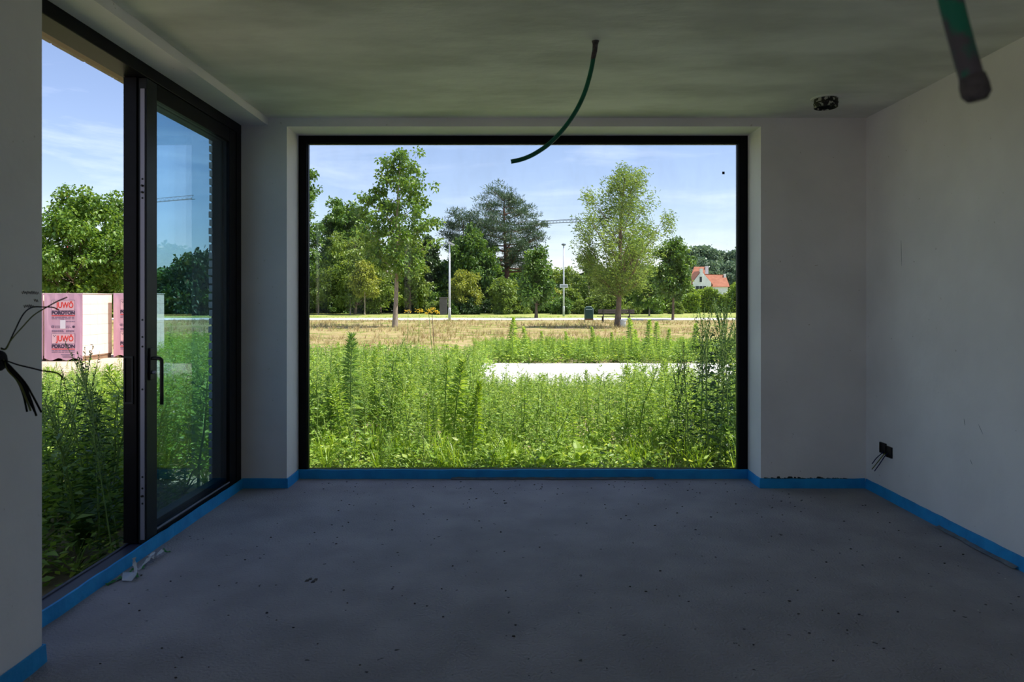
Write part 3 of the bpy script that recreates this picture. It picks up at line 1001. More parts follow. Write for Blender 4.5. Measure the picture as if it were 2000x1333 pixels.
def leaves(base, direc, length, width, rng, tint=None, fold=0.15, droop=0.0):
    """diamond leaves folded along the midrib; base, direc (n,3), length, width (n,)"""
    n = len(base)
    direc = norm(direc)
    rv = norm(rng.normal(size=(n, 3)) + np.array([0, 0, 1.2]))
    side = norm(np.cross(direc, rv))
    nor = np.cross(side, direc)
    L, W = length[:, None], width[:, None]
    mid = base + direc * L * 0.45 + nor * L * 0.04
    tip = base + direc * L - np.array([0, 0, 1.0]) * L * droop
    V = np.stack([base, mid + side * W * 0.5 + nor * W * fold, tip, mid - side * W * 0.5 + nor * W * fold], 1).reshape(-1, 3)
    i = np.arange(n)[:, None] * 4
    F = np.stack([i + [0, 1, 2], i + [0, 2, 3]], 1).reshape(-1, 3)
    t = rng.uniform(0, 1, n) if tint is None else tint
    return V, F, np.repeat(t, 4)


def np_tube(pts, rads, seg=4, tint=0.2):
    pts = np.asarray(pts, float)
    n = len(pts)
    V = []
    for i in range(n):
        t = pts[min(i + 1, n - 1)] - pts[max(i - 1, 0)]
        t = t / max(np.linalg.norm(t), 1e-9)
        a = np.array([1.0, 0, 0]) if abs(t[0]) < 0.8 else np.array([0, 1.0, 0])
        u = np.cross(t, a)
        u /= np.linalg.norm(u)
        w = np.cross(t, u)
        for k in range(seg):
            an = 2 * math.pi * k / seg
            V.append(pts[i] + (u * math.cos(an) + w * math.sin(an)) * rads[i])
    F = []
    for i in range(n - 1):
        for k in range(seg):
            a, b = i * seg + k, i * seg + (k + 1) % seg
            c, d = a + seg, b + seg
            F += [(a, b, d), (a, d, c)]
    return np.array(V), np.array(F, int), np.full(len(V), tint)


def cat_geo(parts):
    V, F, T, o = [], [], [], 0
    for v, f, t in parts:
        V.append(v)
        F.append(f + o)
        T.append(t)
        o += len(v)
    return np.concatenate(V), np.concatenate(F), np.concatenate(T)


# ---- weed kinds, unit height 1 (scaled when placed); each returns (stem, leaf) geometry
def w_goosefoot(seed, bush=1.0, ll=0.052, lw=0.030, nbr=16, seedheads=True):
    rng = np.random.default_rng(seed)
    st, lf = [], []
    bend = rng.normal(size=2) * 0.05
    spine = lambda t: np.array([bend[0] * t * t + 0.01 * math.sin(9 * t), bend[1] * t * t, t])
    ts = np.linspace(0, 1, 6)
    st.append(np_tube([spine(t) for t in ts], [0.007 * (1.1 - 0.85 * t) for t in ts], 4, 0.35))
    B, D, L, W, T = [], [], [], [], []
    for k in range(nbr):
        t0 = 0.10 + 0.85 * (k + rng.uniform(0, 0.8)) / nbr
        az = k * 2.4 + rng.uniform(-0.4, 0.4)
        bl = (0.30 * (1.05 - t0) ** 0.8 + 0.03) * bush * rng.uniform(0.7, 1.2)
        out = np.array([math.cos(az), math.sin(az), rng.uniform(0.7, 1.3)])
        out /= np.linalg.norm(out)
        p0 = spine(t0)
        p1 = p0 + out * bl * 0.6
        p2 = p1 + (out + np.array([0, 0, 0.5])) * bl * 0.35
        st.append(np_tube([p0, p1, p2], [0.003, 0.002, 0.0012], 3, 0.4))
        nl = 7 if t0 < 0.75 else 5
        for j in range(nl):
            s_ = (j + 0.6) / nl
            b = p0 + (p1 - p0) * min(1, s_ * 1.4) + (p2 - p1) * max(0, s_ * 1.4 - 1)
            a2 = az + rng.uniform(-1.6, 1.6)
            B.append(b)
            D.append([math.cos(a2), math.sin(a2), rng.uniform(-0.45, 0.7)])
            sc = rng.uniform(0.6, 1.25) * (1.15 - 0.55 * t0)
            L.append(ll * sc)
            W.append(lw * sc)
            T.append(rng.uniform(0.15, 0.85) * (0.75 + 0.3 * t0))
        if seedheads and t0 > 0.45:
            for j in range(7):
                b = p1 + (p2 - p1) * rng.uniform(0.0, 1.1) + rng.normal(size=3) * 0.008
                B.append(b)
                D.append(rng.normal(size=3) + [0, 0, 0.8])
                L.append(rng.uniform(0.010, 0.020))
                W.append(rng.uniform(0.007, 0.012))
                T.append(rng.uniform(0.6, 1.0))
    lf.append(leaves(np.array(B), np.array(D), np.array(L), np.array(W), rng, np.array(T), droop=0.12))
    return cat_geo(st), cat_geo(lf)


def w_horseweed(seed, n=110, ll=0.115, lw=0.011):
    rng = np.random.default_rng(seed)
    bend = rng.normal(size=2) * 0.05
    spine = lambda t: np.array([bend[0] * t * t, bend[1] * t * t, t])
    ts = np.linspace(0, 1, 6)
    st = np_tube([spine(t) for t in ts], [0.008 * (1.15 - 0.8 * t) for t in ts], 5, 0.35)
    t0 = 0.08 + 0.92 * np.sqrt(np.linspace(0, 1, n))
    az = np.arange(n) * 2.399 + rng.uniform(-0.2, 0.2, n)
    up = 0.15 + 1.6 * np.clip((t0 - 0.55) / 0.45, 0, 1) ** 2 + rng.uniform(-0.2, 0.25, n)
    B = np.array([spine(t) for t in t0])
    D = np.stack([np.cos(az), np.sin(az), up], 1)
    L = ll * (1.1 - 0.55 * t0) * rng.uniform(0.8, 1.15, n)
    lf = leaves(B, D, L, np.full(n, lw) * rng.uniform(0.8, 1.3, n), rng, rng.uniform(0.2, 0.9, n), droop=0.25)
    return st, lf


def w_grass(seed, n=26, spread=0.35, dry=False):
    """arching blades, each a strip of three quads"""
    rng = np.random.default_rng(seed)
    V, F, T = [], [], []
    for k in range(n):
        az = rng.uniform(0, 6.283)
        L = rng.uniform(0.6, 1.05)
        lean = rng.uniform(0.05, spread)
        w = rng.uniform(0.008, 0.016) * (0.8 if dry else 1)
        d = np.array([math.cos(az), math.sin(az), 0])
        s_ = np.array([-d[1], d[0], 0])
        b = d * rng.uniform(0, 0.05) + s_ * rng.uniform(-0.05, 0.05)
        tt = rng.uniform(0.1, 0.95)
        o = len(V)
        for t in (0, 0.4, 0.75):
            c = b + d * (lean * t * t * L * 1.6) + np.array([0, 0, L * t * (1 - 0.25 * lean * t * 2)])
            V += [c - s_ * w * (1 - 0.5 * t), c + s_ * w * (1 - 0.5 * t)]
            T += [tt, tt]
        V.append(b + d * lean * L * 1.7 + np.array([0, 0, L * (1 - 0.55 * lean)]))
        T.append(tt)
        F += [(o, o + 1, o + 3), (o, o + 3, o + 2), (o + 2, o + 3, o + 5), (o + 2, o + 5, o + 4), (o + 4, o + 5, o + 6)]
    return None, (np.array(V), np.array(F, int), np.array(T))


def w_spike(seed, n=70, ll=0.062, lw=0.020, nsp=9):
    """tall willow-leaved stalk with seed spikes at its top"""
    rng = np.random.default_rng(seed)
    bend = rng.normal(size=2) * 0.05
    spine = lambda t: np.array([bend[0] * t * t, bend[1] * t * t, t])
    ts = np.linspace(0, 1, 6)
    st = [np_tube([spine(t) for t in ts], [0.0060 * (1.15 - 0.85 * t) for t in ts], 5, 0.3)]
    t0 = np.linspace(0.06, 0.82, n)
    az = np.arange(n) * 2.399 + rng.uniform(-0.5, 0.5, n)
    B = np.array([spine(t) for t in t0])
    D = np.stack([np.cos(az), np.sin(az), rng.uniform(-0.1, 0.8, n)], 1)
    off = rng.uniform(0, 0.10, n) * (1.0 - 0.5 * t0)
    B = B + norm(D) * off[:, None]
    L = ll * (1.2 - 0.6 * t0) * rng.uniform(0.7, 1.2, n)
    lf = [leaves(B, D, L, L * lw / ll * rng.uniform(0.8, 1.3, n), rng, rng.uniform(0.1, 0.8, n), droop=0.2)]
    B, D, L, W = [], [], [], []
    for k in range(nsp):
        tb = rng.uniform(0.55, 0.9)
        a = rng.uniform(0, 6.283)
        d = np.array([math.cos(a) * 0.35, math.sin(a) * 0.35, 1.0])
        ln = rng.uniform(0.10, 0.24)
        p0 = spine(tb)
        st.append(np_tube([p0, p0 + d * ln * 0.5, p0 + d * ln], [0.0025, 0.002, 0.001], 3, 0.4))
        for j in range(16):
            B.append(p0 + d * ln * (0.25 + 0.78 * j / 16))
            D.append(rng.normal(size=3) + [0, 0, 0.9])
            L.append(rng.uniform(0.010, 0.021))
            W.append(rng.uniform(0.006, 0.011))
    lf.append(leaves(np.array(B), np.array(D), np.array(L), np.array(W), rng, rng.uniform(0.65, 1.0, len(B))))
    return cat_geo(st), cat_geo(lf)


def w_low(seed, n=130):
    rng = np.random.default_rng(seed)
    az = rng.uniform(0, 6.283, n)
    rr = np.sqrt(rng.uniform(0, 1, n)) * 0.9
    B = np.stack([np.cos(az) * rr, np.sin(az) * rr, rng.uniform(0.15, 1.0, n) * (1.05 - 0.5 * rr)], 1)
    D = np.stack([np.cos(az + rng.normal(size=n)), np.sin(az + rng.normal(size=n)), rng.uniform(-0.2, 0.9, n)], 1)
    L = rng.uniform(0.09, 0.20, n)
    st = []
    for k in range(9):
        e = B[k * 9]
        st.append(np_tube([np.zeros(3), e * [0.5, 0.5, 0.75], e], [0.022, 0.016, 0.008], 3, 0.4))
    return cat_geo(st), leaves(B, D, L, L * rng.uniform(0.35, 0.6, n), rng)


KINDS = {
    'goosefoot_weed': ([w_goosefoot(s) for s in (1, 2, 3, 4, 5)], 'weed', 'stem'),
    'horseweed': ([w_horseweed(s) for s in (11, 12, 13, 14)], 'weed', 'stem'),
    'willowherb': ([w_spike(s) for s in (21, 22, 23, 24)], 'weed_blue', 'stem'),
    'grass_tuft': ([w_grass(s) for s in (31, 32, 33, 34)], 'weed_lime', None),
    'low_weed': ([w_low(s) for s in (41, 42, 43)], 'weed', 'stem'),
}


class Plant:
    __slots__ = ('kind', 'v', 'x', 'y', 'z', 'rz', 'sxy', 'sz', 'lx', 'ly', 'ti')


def plant(kind, x, y, h, rng, wide=1.0, z=GZ):
    p = Plant()
    p.kind, p.x, p.y, p.z = kind, x, y, z
    p.v = int(rng.integers(0, len(KINDS[kind][0])))
    p.rz = float(rng.uniform(0, 6.283))
    p.sz = h
    p.sxy = h * wide * float(rng.uniform(0.85, 1.2)) * (1.4 if kind == 'goosefoot_weed' else 1.15)
    p.lx, p.ly = float(rng.normal() * 0.06), float(rng.normal() * 0.06)
    p.ti = float(rng.normal() * 0.10)
    return p


def pmat(p):
    m = Matrix.Translation((p.x, p.y, p.z)) @ Matrix.Rotation(p.ly, 4, 'X') @ Matrix.Rotation(p.lx, 4, 'Y') @ Matrix.Rotation(p.rz, 4, 'Z')
    return m @ Matrix.Diagonal((p.sxy, p.sxy, p.sz, 1))


plants = []
rng = np.random.default_rng(77)


def scatter(density, x0, x1, y0, y1, accept):
    n = int((x1 - x0) * (y1 - y0) * density)
    for x, y in zip(rng.uniform(x0, x1, n), rng.uniform(y0, y1, n)):
        q = accept(float(x), float(y))
        if q:
            plants.append(plant(q[0], float(x), float(y), q[1], rng, q[2] if len(q) > 2 else 1.0))


def pick(*pairs):
    u = rng.uniform(0, sum(w for _, w in pairs))
    for k, w in pairs:
        u -= w
        if u <= 0:
            return k
    return pairs[-1][0]


def front_field(x, y):
    """between the picture window and the gravel"""
    a = x / y
    if a < -0.44 or a > 0.52:
        return None
    left = x < -0.55 - 0.25 * math.sin(y * 1.7)
    if y > 11.8 and not left:
        return None
    near = min(1.0, 0.50 + (y - 5.4) * 0.55)
    if left:
        lim = 1.475 - 0.064 * y
        if x < -1.2 and y < 6.0 and rng.random() < 0.6:
            return None
    else:
        lim = 1.475 - (0.105 if not 0.165 < a < 0.275 else 0.088) * y
        if rng.random() < 0.02:
            lim += 0.22
        if 0.9 < x < 1.4 and y < 6.2 and rng.random() < 0.55:
            return None
    lim = max(0.22, min(0.98, lim)) * near
    if y < 6.1:
        k = pick(('grass_tuft', 4), ('low_weed', 2), ('goosefoot_weed', 3), ('horseweed', 0.6), ('willowherb', 1.0))
    else:
        k = pick(('goosefoot_weed', 7), ('horseweed', 1.1), ('willowherb', 1.4), ('grass_tuft', 1.3), ('low_weed', 0.9))
    h = lim * float(rng.uniform(0.6, 1.03))
    if k == 'grass_tuft':
        h = min(h, 0.5) * 0.8
    if k == 'low_weed':
        return k, min(0.3, h * 0.6), 0.9
    return k, h, 1.15 if h < 0.5 else 0.95


scatter(38, -4.0, 5.5, 5.45, 11.9, front_field)
scatter(12, -7.0, -0.4, 11.9, 19.0, lambda x, y: None if x / y < -0.44 else (pick(('goosefoot_weed', 6), ('horseweed', 1), ('willowherb', 1)),
        max(0.25, min(0.85, 1.475 - 0.064 * y)) * float(rng.uniform(0.6, 1.05)), 1.3))


scatter(34, -2.6, 3.2, 5.42, 6.6, lambda x, y: (pick(('grass_tuft', 4), ('low_weed', 4), ('goosefoot_weed', 2)), float(rng.uniform(0.14, 0.34)), 1.1))
scatter(22, -5.6, -2.35, 2.2, 6.4, lambda x, y: (pick(('grass_tuft', 2), ('low_weed', 4), ('goosefoot_weed', 2)), float(rng.uniform(0.14, 0.34)), 1.1))
scatter(13, 2.0, 3.8, 5.6, 7.2, lambda x, y: (pick(('willowherb', 3), ('goosefoot_weed', 1)), float(rng.uniform(0.9, 1.5)), 0.9))  # tall weeds added past the frame to shade the lower right corner


def far_bed(x, y):
    """green weeds beyond the gravel"""
    if x < -0.045 * y - 0.3 * math.sin(y):
        return None
    lim = max(0.30, 1.475 - 0.055 * y)
    k = pick(('goosefoot_weed', 6), ('horseweed', 3), ('willowherb', 1), ('low_weed', 3))
    h = lim * float(rng.uniform(0.65, 1.1))
    if k == 'low_weed':
        return k, h * 0.6, 1.6
    return k, h, 1.5


scatter(22, -1.5, 9.5, 15.8, 23.5, far_bed)


def door_field(x, y):
    """seen through the sliding door"""
    a = x / y
    if a > -0.42 or x > -2.45 or a < -1.15:
        return None
    if a < -0.5:
        lim = 1.475 - 0.098 * y
        if rng.random() < 0.02:
            lim += 0.2
    else:
        lim = 1.475 - 0.055 * y
    lim = max(0.20, min(0.95, lim))
    if 4.8 < y < 7.0 and -3.9 < x < -2.8 and rng.random() < 0.35:
        return None
    k = pick(('goosefoot_weed', 6), ('horseweed', 1), ('willowherb', 3), ('grass_tuft', 1.5), ('low_weed', 0.8))
    h = lim * float(rng.uniform(0.55, 1.03))
    if k == 'grass_tuft':
        h = min(h, 0.5)
    if k == 'low_weed':
        return k, min(0.3, h * 0.6), 0.9
    return k, h, 1.1


scatter(34, -7.6, -2.45, 2.2, 8.5, door_field)
scatter(14, -14.0, -3.4, 8.5, 16.5, lambda x, y: door_field(x, y) if not (x < -9 and y > 15.2) else None)
scatter(9, -12.0, -6.0, 16.5, 24.0, lambda x, y: (pick(('goosefoot_weed', 3), ('low_weed', 2), ('horseweed', 1)), float(rng.uniform(0.25, 0.5)), 1.5) if -0.52 < x / y < -0.40 else None)

# individuals: the nearest 300 of each kind in view; everything else of all kinds is one mass of undergrowth
LABELS = {
    'goosefoot_weed': ('bushy green weed with small oval leaves', 'weed', 'bushy leafy weeds'),
    'horseweed': ('upright weed with narrow leaves round one stem', 'weed', 'narrow-leaved upright weeds'),
    'willowherb': ('slender green weed stalk with lance-shaped leaves', 'weed', 'lance-leaved weed stalks'),
    'grass_tuft': ('tuft of arching lime-green grass blades', 'grass', 'grass tufts'),
    'low_weed': ('low spreading broad-leaved weed', 'weed', 'low weeds'),
}


def zone(p):
    """where in the garden a plant stands, in words"""
    if p.x / p.y < -0.42:
        return 'outside the open door' if HX + FPX * p.x / p.y < 250 else 'behind the tinted sliding door glass'
    if p.y > 15:
        return 'in the bed beyond the pale gravel' if p.x / p.y > -0.06 else 'at the far left edge of the weeds'
    if p.y < 6.2:
        return 'close against the picture window'
    return 'in the sunlit field left of the gravel' if p.x < -0.6 else 'in the sunlit field before the gravel'


templ = {}
for kind, (vars_, lm, sm) in KINDS.items():
    for i, (st, lf) in enumerate(vars_):
        ml = np_mesh(kind + '_leaves', *lf, M[lm])
        ms = np_mesh(kind + '_stem', *st, M[sm]) if st is not None else None
        templ[(kind, i)] = (ms, ml, cat_geo([st, lf]) if st is not None else lf)


FAR = [w_goosefoot(s_, 1.0, 0.080, 0.046, 9, False) for s_ in (61, 62, 63)]
FAR = [cat_geo(list(g)) for g in FAR]


def in_view(p):
    if p.y < 0.5:
        return False
    px = HX + FPX * p.x / p.y
    return (590 < px < 1450 and p.y > 5.3) or (60 < px < 410 and p.x < -2.3)


def place(p, label, cat, group):
    ms, ml, _ = templ[(p.kind, p.v)]
    if ms is None:
        o = bpy.data.objects.new(p.kind, ml)
        COL.objects.link(o)
    else:
        o = bpy.data.objects.new(p.kind, ms)
        COL.objects.link(o)
        c = bpy.data.objects.new('foliage', ml)
        COL.objects.link(c)
        c.parent = o
    o.matrix_world = pmat(p)
    tag(o, label, cat, group)
    return o


LIM = {'goosefoot_weed': 300, 'horseweed': 260, 'willowherb': 260, 'grass_tuft': 300, 'low_weed': 200}
mass = []
for kind in KINDS:
    pk = [p for p in plants if p.kind == kind]
    vis = sorted([p for p in pk if in_view(p)], key=lambda p: (p.x ** 2 + p.y ** 2) / max(p.sz, 0.1) ** 2)
    own = vis[:LIM[kind]]
    ids = {id(p) for p in own}
    for p in own:
        z_ = zone(p)
        place(p, LABELS[kind][0] + ' ' + z_, LABELS[kind][1], LABELS[kind][2] + ' ' + z_)
    mass += [p for p in pk if id(p) not in ids]
for mname in sorted({KINDS[k][1] for k in KINDS}):
    Vs, Fs, Ts, off = [], [], [], 0
    for p in mass:
        if KINDS[p.kind][1] != mname:
            continue
        v, f, t = templ[(p.kind, p.v)][2] if p.kind != 'goosefoot_weed' or math.hypot(p.x, p.y) < 10.5 else FAR[p.v % 3]
        m = np.array(pmat(p))
        Vs.append(v @ m[:3, :3].T + m[:3, 3])
        Fs.append(f + off)
        Ts.append(t + p.ti)
        off += len(v)
    if Vs:
        lab = {'weed': 'dense mass of leafy green undergrowth outside the windows', 'weed_blue': 'dense mass of bluish lance-leaved undergrowth outside the windows',
               'weed_lime': 'dense mass of lime-green grass blades outside the windows'}[mname]
        o = link('undergrowth', np_mesh('undergrowth', np.concatenate(Vs), np.concatenate(Fs), np.concatenate(Ts), M[mname]))
        tag(o, lab, 'undergrowth', kind='stuff')


# dry meadow: straw-coloured tufts too many to count
def mass_of(name, label, cat, temps, mat, xs, ys, hs, wide, rng):
    Vs, Fs, Ts, off = [], [], [], 0
    for x, y, h in zip(xs, ys, hs):
        v, f, t = temps[int(rng.integers(0, len(temps)))]
        a = rng.uniform(0, 6.283)
        c, s_ = math.cos(a), math.sin(a)
        w = h * wide * rng.uniform(0.8, 1.3)
        q = np.stack([(v[:, 0] * c - v[:, 1] * s_) * w + x, (v[:, 0] * s_ + v[:, 1] * c) * w + y, v[:, 2] * h + GZ], 1)
        Vs.append(q)
        Fs.append(f + off)
        Ts.append(np.clip(t * 0.6 + rng.uniform(-0.1, 0.5), 0, 1))
        off += len(v)
    o = link(name, np_mesh(name, np.concatenate(Vs), np.concatenate(Fs), np.concatenate(Ts), mat))
    return tag(o, label, cat, kind='stuff')


dg = [w_grass(s, 9, 0.6, True)[1] for s in (51, 52, 53, 54, 55)]
n = 7600
ys = 19.5 + 31.0 * rng.uniform(0, 1, n) ** 0.8
xs = ys * rng.uniform(-0.62, 0.42, n)
keep = ~((ys < 24.5) & (xs > -0.05 * ys))
patch = np.sin(xs * 0.35 + 1.3) * np.sin(ys * 0.5 + xs * 0.11) > -0.35
xs, ys = xs[keep & patch], ys[keep & patch]
mass_of('dry_grass', 'straw-coloured dry grass covering the meadow before the path', 'grass', dg, M['dry'], xs, ys, rng.uniform(0.14, 0.36, len(xs)), 1.6, rng)
n = 1700
ys = rng.uniform(20, 50, n)
xs = ys * rng.uniform(-0.62, 0.42, n)
mass_of('meadow_grass', 'short green grass growing between the straw of the meadow', 'grass', dg, M['weed_lime'], xs, ys, rng.uniform(0.06, 0.16, n), 2.0, rng)
n = 1000
ys = rng.uniform(57.8, 64, n)
xs = ys * rng.uniform(-0.62, 0.42, n)
mass_of('verge_grass', 'yellow-green grass on the verge behind the path', 'grass', dg, M['weed_lime'], xs, ys, rng.uniform(0.08, 0.22, n), 2.4, rng)


# single plants that stand out
def special(name, label, kind, variant, x, y, h, wide=1.0, mat=None, stem=None, lean=(0, 0), cat='weed', group=None, rz=0.0):
    st, lf = KINDS[kind][0][variant] if isinstance(kind, str) else kind
    root = link(name, np_mesh(name + '_stem', *st, M[stem or 'stem']))
    c = link('foliage', np_mesh(name + '_leaves', *lf, M[mat or KINDS[kind][1]]), root)
    root.matrix_world = (Matrix.Translation((x, y, GZ)) @ Matrix.Rotation(lean[1], 4, 'X') @ Matrix.Rotation(lean[0], 4, 'Y') @
                         Matrix.Rotation(rz, 4, 'Z') @ Matrix.Diagonal((h * wide, h * wide, h, 1)))
    return tag(root, label, cat, group)


tall = [(1345, 5.9, 1.10), (1368, 6.1, 1.34), (1385, 5.75, 1.42), (1398, 6.0, 1.50), (1407, 5.7, 1.38), (1418, 5.9, 1.40), (1432, 5.8, 1.30), (1436, 6.2, 1.46),
        (1355, 6.4, 1.02), (1322, 6.0, 0.92), (1376, 6.5, 1.18), (1425, 5.65, 1.16)]
for i, (px, y, h) in enumerate(tall):
    sp = w_spike(100 + i, 100, 0.056, 0.017, 14)
    special('tall_mugwort', 'tall dark weed stalk with seed spikes against the right edge of the picture window', sp, 0, (px - HX) / FPX * y, y, h, 0.95, 'weed_dark',
            lean=(0.03 * math.sin(i * 2.1), 0.02 * math.cos(i)), group='tall dark weeds at the right window edge')
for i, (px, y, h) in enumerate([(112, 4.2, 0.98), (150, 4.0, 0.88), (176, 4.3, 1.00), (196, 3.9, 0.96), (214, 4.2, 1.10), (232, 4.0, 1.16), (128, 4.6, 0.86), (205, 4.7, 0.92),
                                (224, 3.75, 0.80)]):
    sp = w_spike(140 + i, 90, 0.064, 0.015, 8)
    special('shaded_willowherb', 'dark leaning weed stalk with drooping leaves just outside the open door', sp, 0, (px - HX) / FPX * y, y, h, 1.0, 'weed_dark',  # house shade by the door is put into the dark leaf colour
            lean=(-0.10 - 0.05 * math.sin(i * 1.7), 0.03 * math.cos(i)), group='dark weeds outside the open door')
SP = [('reflection_blue_horseweed', 'tall feathery weed in painted reflection blue near the left edge of the picture window', 684, 658, 6.6, 'weed_blue', 1.1),  # bluish reflection on the pane is put into this weed's leaf colour
      ('feathery_horseweed', 'feathery pale green weed standing just left of the pale gravel', 884, 705, 6.2, 'weed', 1.15),
      ('lime_horseweed', 'bright lime spreading weed left of centre low in the picture window', 921, 750, 5.75, 'weed_lime', 1.0),
      ('short_lime_weed', 'small bright lime weed shoot left of the spreading lime weed', 838, 782, 5.8, 'weed_lime', 0.5)]
for i, (nm, lab, px, py, y, mt, wd) in enumerate(SP):
    h = P(px, py, y).z - GZ
    special(nm, lab, w_horseweed(200 + i, 190, 0.14 if i < 3 else 0.10, 0.011), 0, (px - HX) / FPX * y, y, h, wd, mt)
for i, dx in enumerate((-0.09, -0.05, 0.06, 0.10)):
    y = 5.7 + 0.03 * i
    special('lime_side_shoot', ['leftmost', 'second', 'third', 'rightmost'][i] + ' bright lime side shoot at the foot of the spreading lime weed',
            w_horseweed(220 + i, 60, 0.16, 0.02), 0, (921 - HX) / FPX * y + dx, y, 0.36 + 0.03 * (i % 2), 0.9, 'weed_lime', lean=(dx * 2.5, 0))
SPK = [(1001, 622, 17.0), (1029, 640, 17.5), (1160, 640, 18.0), (1234, 624, 16.5), (1243, 646, 17.0), (1267, 627, 17.2), (1282, 630, 18.0), (1306, 644, 17.5), (1359, 634, 16.6), (1110, 650, 17.0), (1060, 648, 19.0), (1196, 650, 18.5)]
for i, (px, py, y) in enumerate(SPK):
    h = P(px, py, y).z - GZ
    special('spiky_horseweed', 'dense green spike of a weed rising above the far weed bed', w_horseweed(240 + i, 130, 0.14, 0.022), 0, (px - HX) / FPX * y, y, h, 1.5,
            'weed', group='green spikes above the far weed bed')

# broad-leaved docks at the foot of the window: every leaf a part
def broad_leaf_mesh(name, L, W, mat, seed):
    r = random.Random(seed)
    mb = MB()
    rows = []
    for i in range(7):
        t = i / 6
        w = W * math.sin(math.pi * min(1, 0.08 + t * 0.92)) ** 0.8 * 0.5
        z = 0.35 * L * math.sin(t * 2.2) - 0.15 * L * t * t
        rows.append([mb.bm.verts.new((L * t, -w, z + 0.12 * w * (1 + 0.3 * math.sin(9 * t)))), mb.bm.verts.new((L * t, 0, z - 0.05 * w)), mb.bm.verts.new((L * t, w, z + 0.12 * w))])
    for a_, b_ in zip(rows[:-1], rows[1:]):
        mb.bm.faces.new((a_[0], a_[1], b_[1], b_[0]))
        mb.bm.faces.new((a_[1], a_[2], b_[2], b_[1]))
    me = bpy.data.meshes.new(name)
    mb.bm.to_mesh(me)
    mb.bm.free()
    at = me.attributes.new('tint', 'FLOAT', 'POINT')
    at.data.foreach_set('value', [0.5 + 0.3 * r.random()] * len(me.vertices))
    me.materials.append(mat)
    return me


docks = [(1062, 5.55, 0.21, 9, 'weed', 'broad-leaved dock plant below the middle of the picture window'),
         (1130, 5.65, 0.25, 8, 'weed', 'broad-leaved dock plant right of middle low in the picture window'),
         (1010, 5.60, 0.17, 7, 'weed_lime', 'pale broad-leaved rosette left of the docks low in the picture window'),
         (1262, 5.60, 0.18, 6, 'weed_dark', 'dark broad-leaved plant low in the picture window by bare soil')]
for i, (px, y, L, nl, mt, lab) in enumerate(docks):
    root = empty('dock_plant', ((px - HX) / FPX * y, y, GZ))
    me = broad_leaf_mesh('dock_leaf', L, L * 0.36, M[mt], 60 + i)
    for k in range(nl):
        o = link('leaf', me, root)
        o.rotation_euler = (0.2 * math.sin(k * 3.1), -0.45 + 0.45 * math.sin(k * 1.9), k * 2.399)
        s_ = 0.75 + 0.3 * math.sin(k * 5.3) ** 2
        o.scale = (s_, s_, s_)
        o.location = (0, 0, 0.02 + 0.02 * k)
    tag(root, lab, 'plant')
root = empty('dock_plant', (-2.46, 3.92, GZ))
me = broad_leaf_mesh('dock_leaf', 0.17, 0.075, M['weed_dark'], 71)  # shade beside the door is painted in as darker leaves
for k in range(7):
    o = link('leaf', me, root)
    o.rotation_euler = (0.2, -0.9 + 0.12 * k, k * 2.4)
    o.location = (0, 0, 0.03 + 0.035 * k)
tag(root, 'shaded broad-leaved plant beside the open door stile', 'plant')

# ragwort with yellow heads
rw = empty('ragwort', tuple(P(845, 668, 18.0)))
rw.location.z = GZ
yy = 18.0
zt = P(845, 606, yy).z - GZ
MB().tube([(0.05, 0, 0), (0.02, 0, zt * 0.5), (-0.02, 0, zt * 0.95)], [0.012, 0.010, 0.007], 6).build('stem', M['stem_brown'], rw)
MB().tube([(0.0, 0.02, 0), (-0.06, 0.02, zt * 0.5), (-0.10, 0, zt * 0.9)], [0.010, 0.008, 0.006], 6).build('stem', M['stem'], rw)
r = random.Random(31)
for (dx, dz) in ((-0.10, 0.0), (0.0, 0.03), (-0.05, -0.05), (0.08, -0.02), (-0.28, -0.02), (0.12, -0.07), (-0.16, -0.08)):
    mb = MB()
    for k in range(14):
        a_ = r.uniform(0, 6.28)
        rr = r.uniform(0, 0.075)
        c_ = Vector((dx + rr * math.cos(a_), rr * math.sin(a_), zt + dz + r.uniform(-0.03, 0.03)))
        mb.lathe([(0.004, -0.01), (0.018, 0.0), (0.012, 0.006)], c_, 6)
    mb.build('flower_head', M['flower'], rw)
tag(rw, 'yellow flowering ragwort on a thin brown stalk in the dry grass', 'flower')
for i, (px, py, lab) in enumerate(((796, 608, 'leftmost small yellow flower clump in the dry grass behind the ragwort'), (818, 606, 'small yellow flower clump just left of the ragwort'))):
    q = empty('yellow_flower', tuple(P(px, py, 24.0)))
    q.location.z = GZ
    zt = P(px, py, 24.0).z - GZ
    MB().tube([(0, 0, 0), (0.02, 0, zt)], [0.012, 0.008], 5).build('stem', M['stem'], q)
    mb = MB()
    for k in range(20):
        mb.lathe([(0.004, -0.01), (0.026, 0.0), (0.014, 0.008)], (r.uniform(-0.13, 0.13), r.uniform(-0.08, 0.08), zt + r.uniform(-0.08, 0.05)), 6)
    mb.build('flower_head', M['flower'], q)
    tag(q, lab, 'flower', 'small yellow flowers')


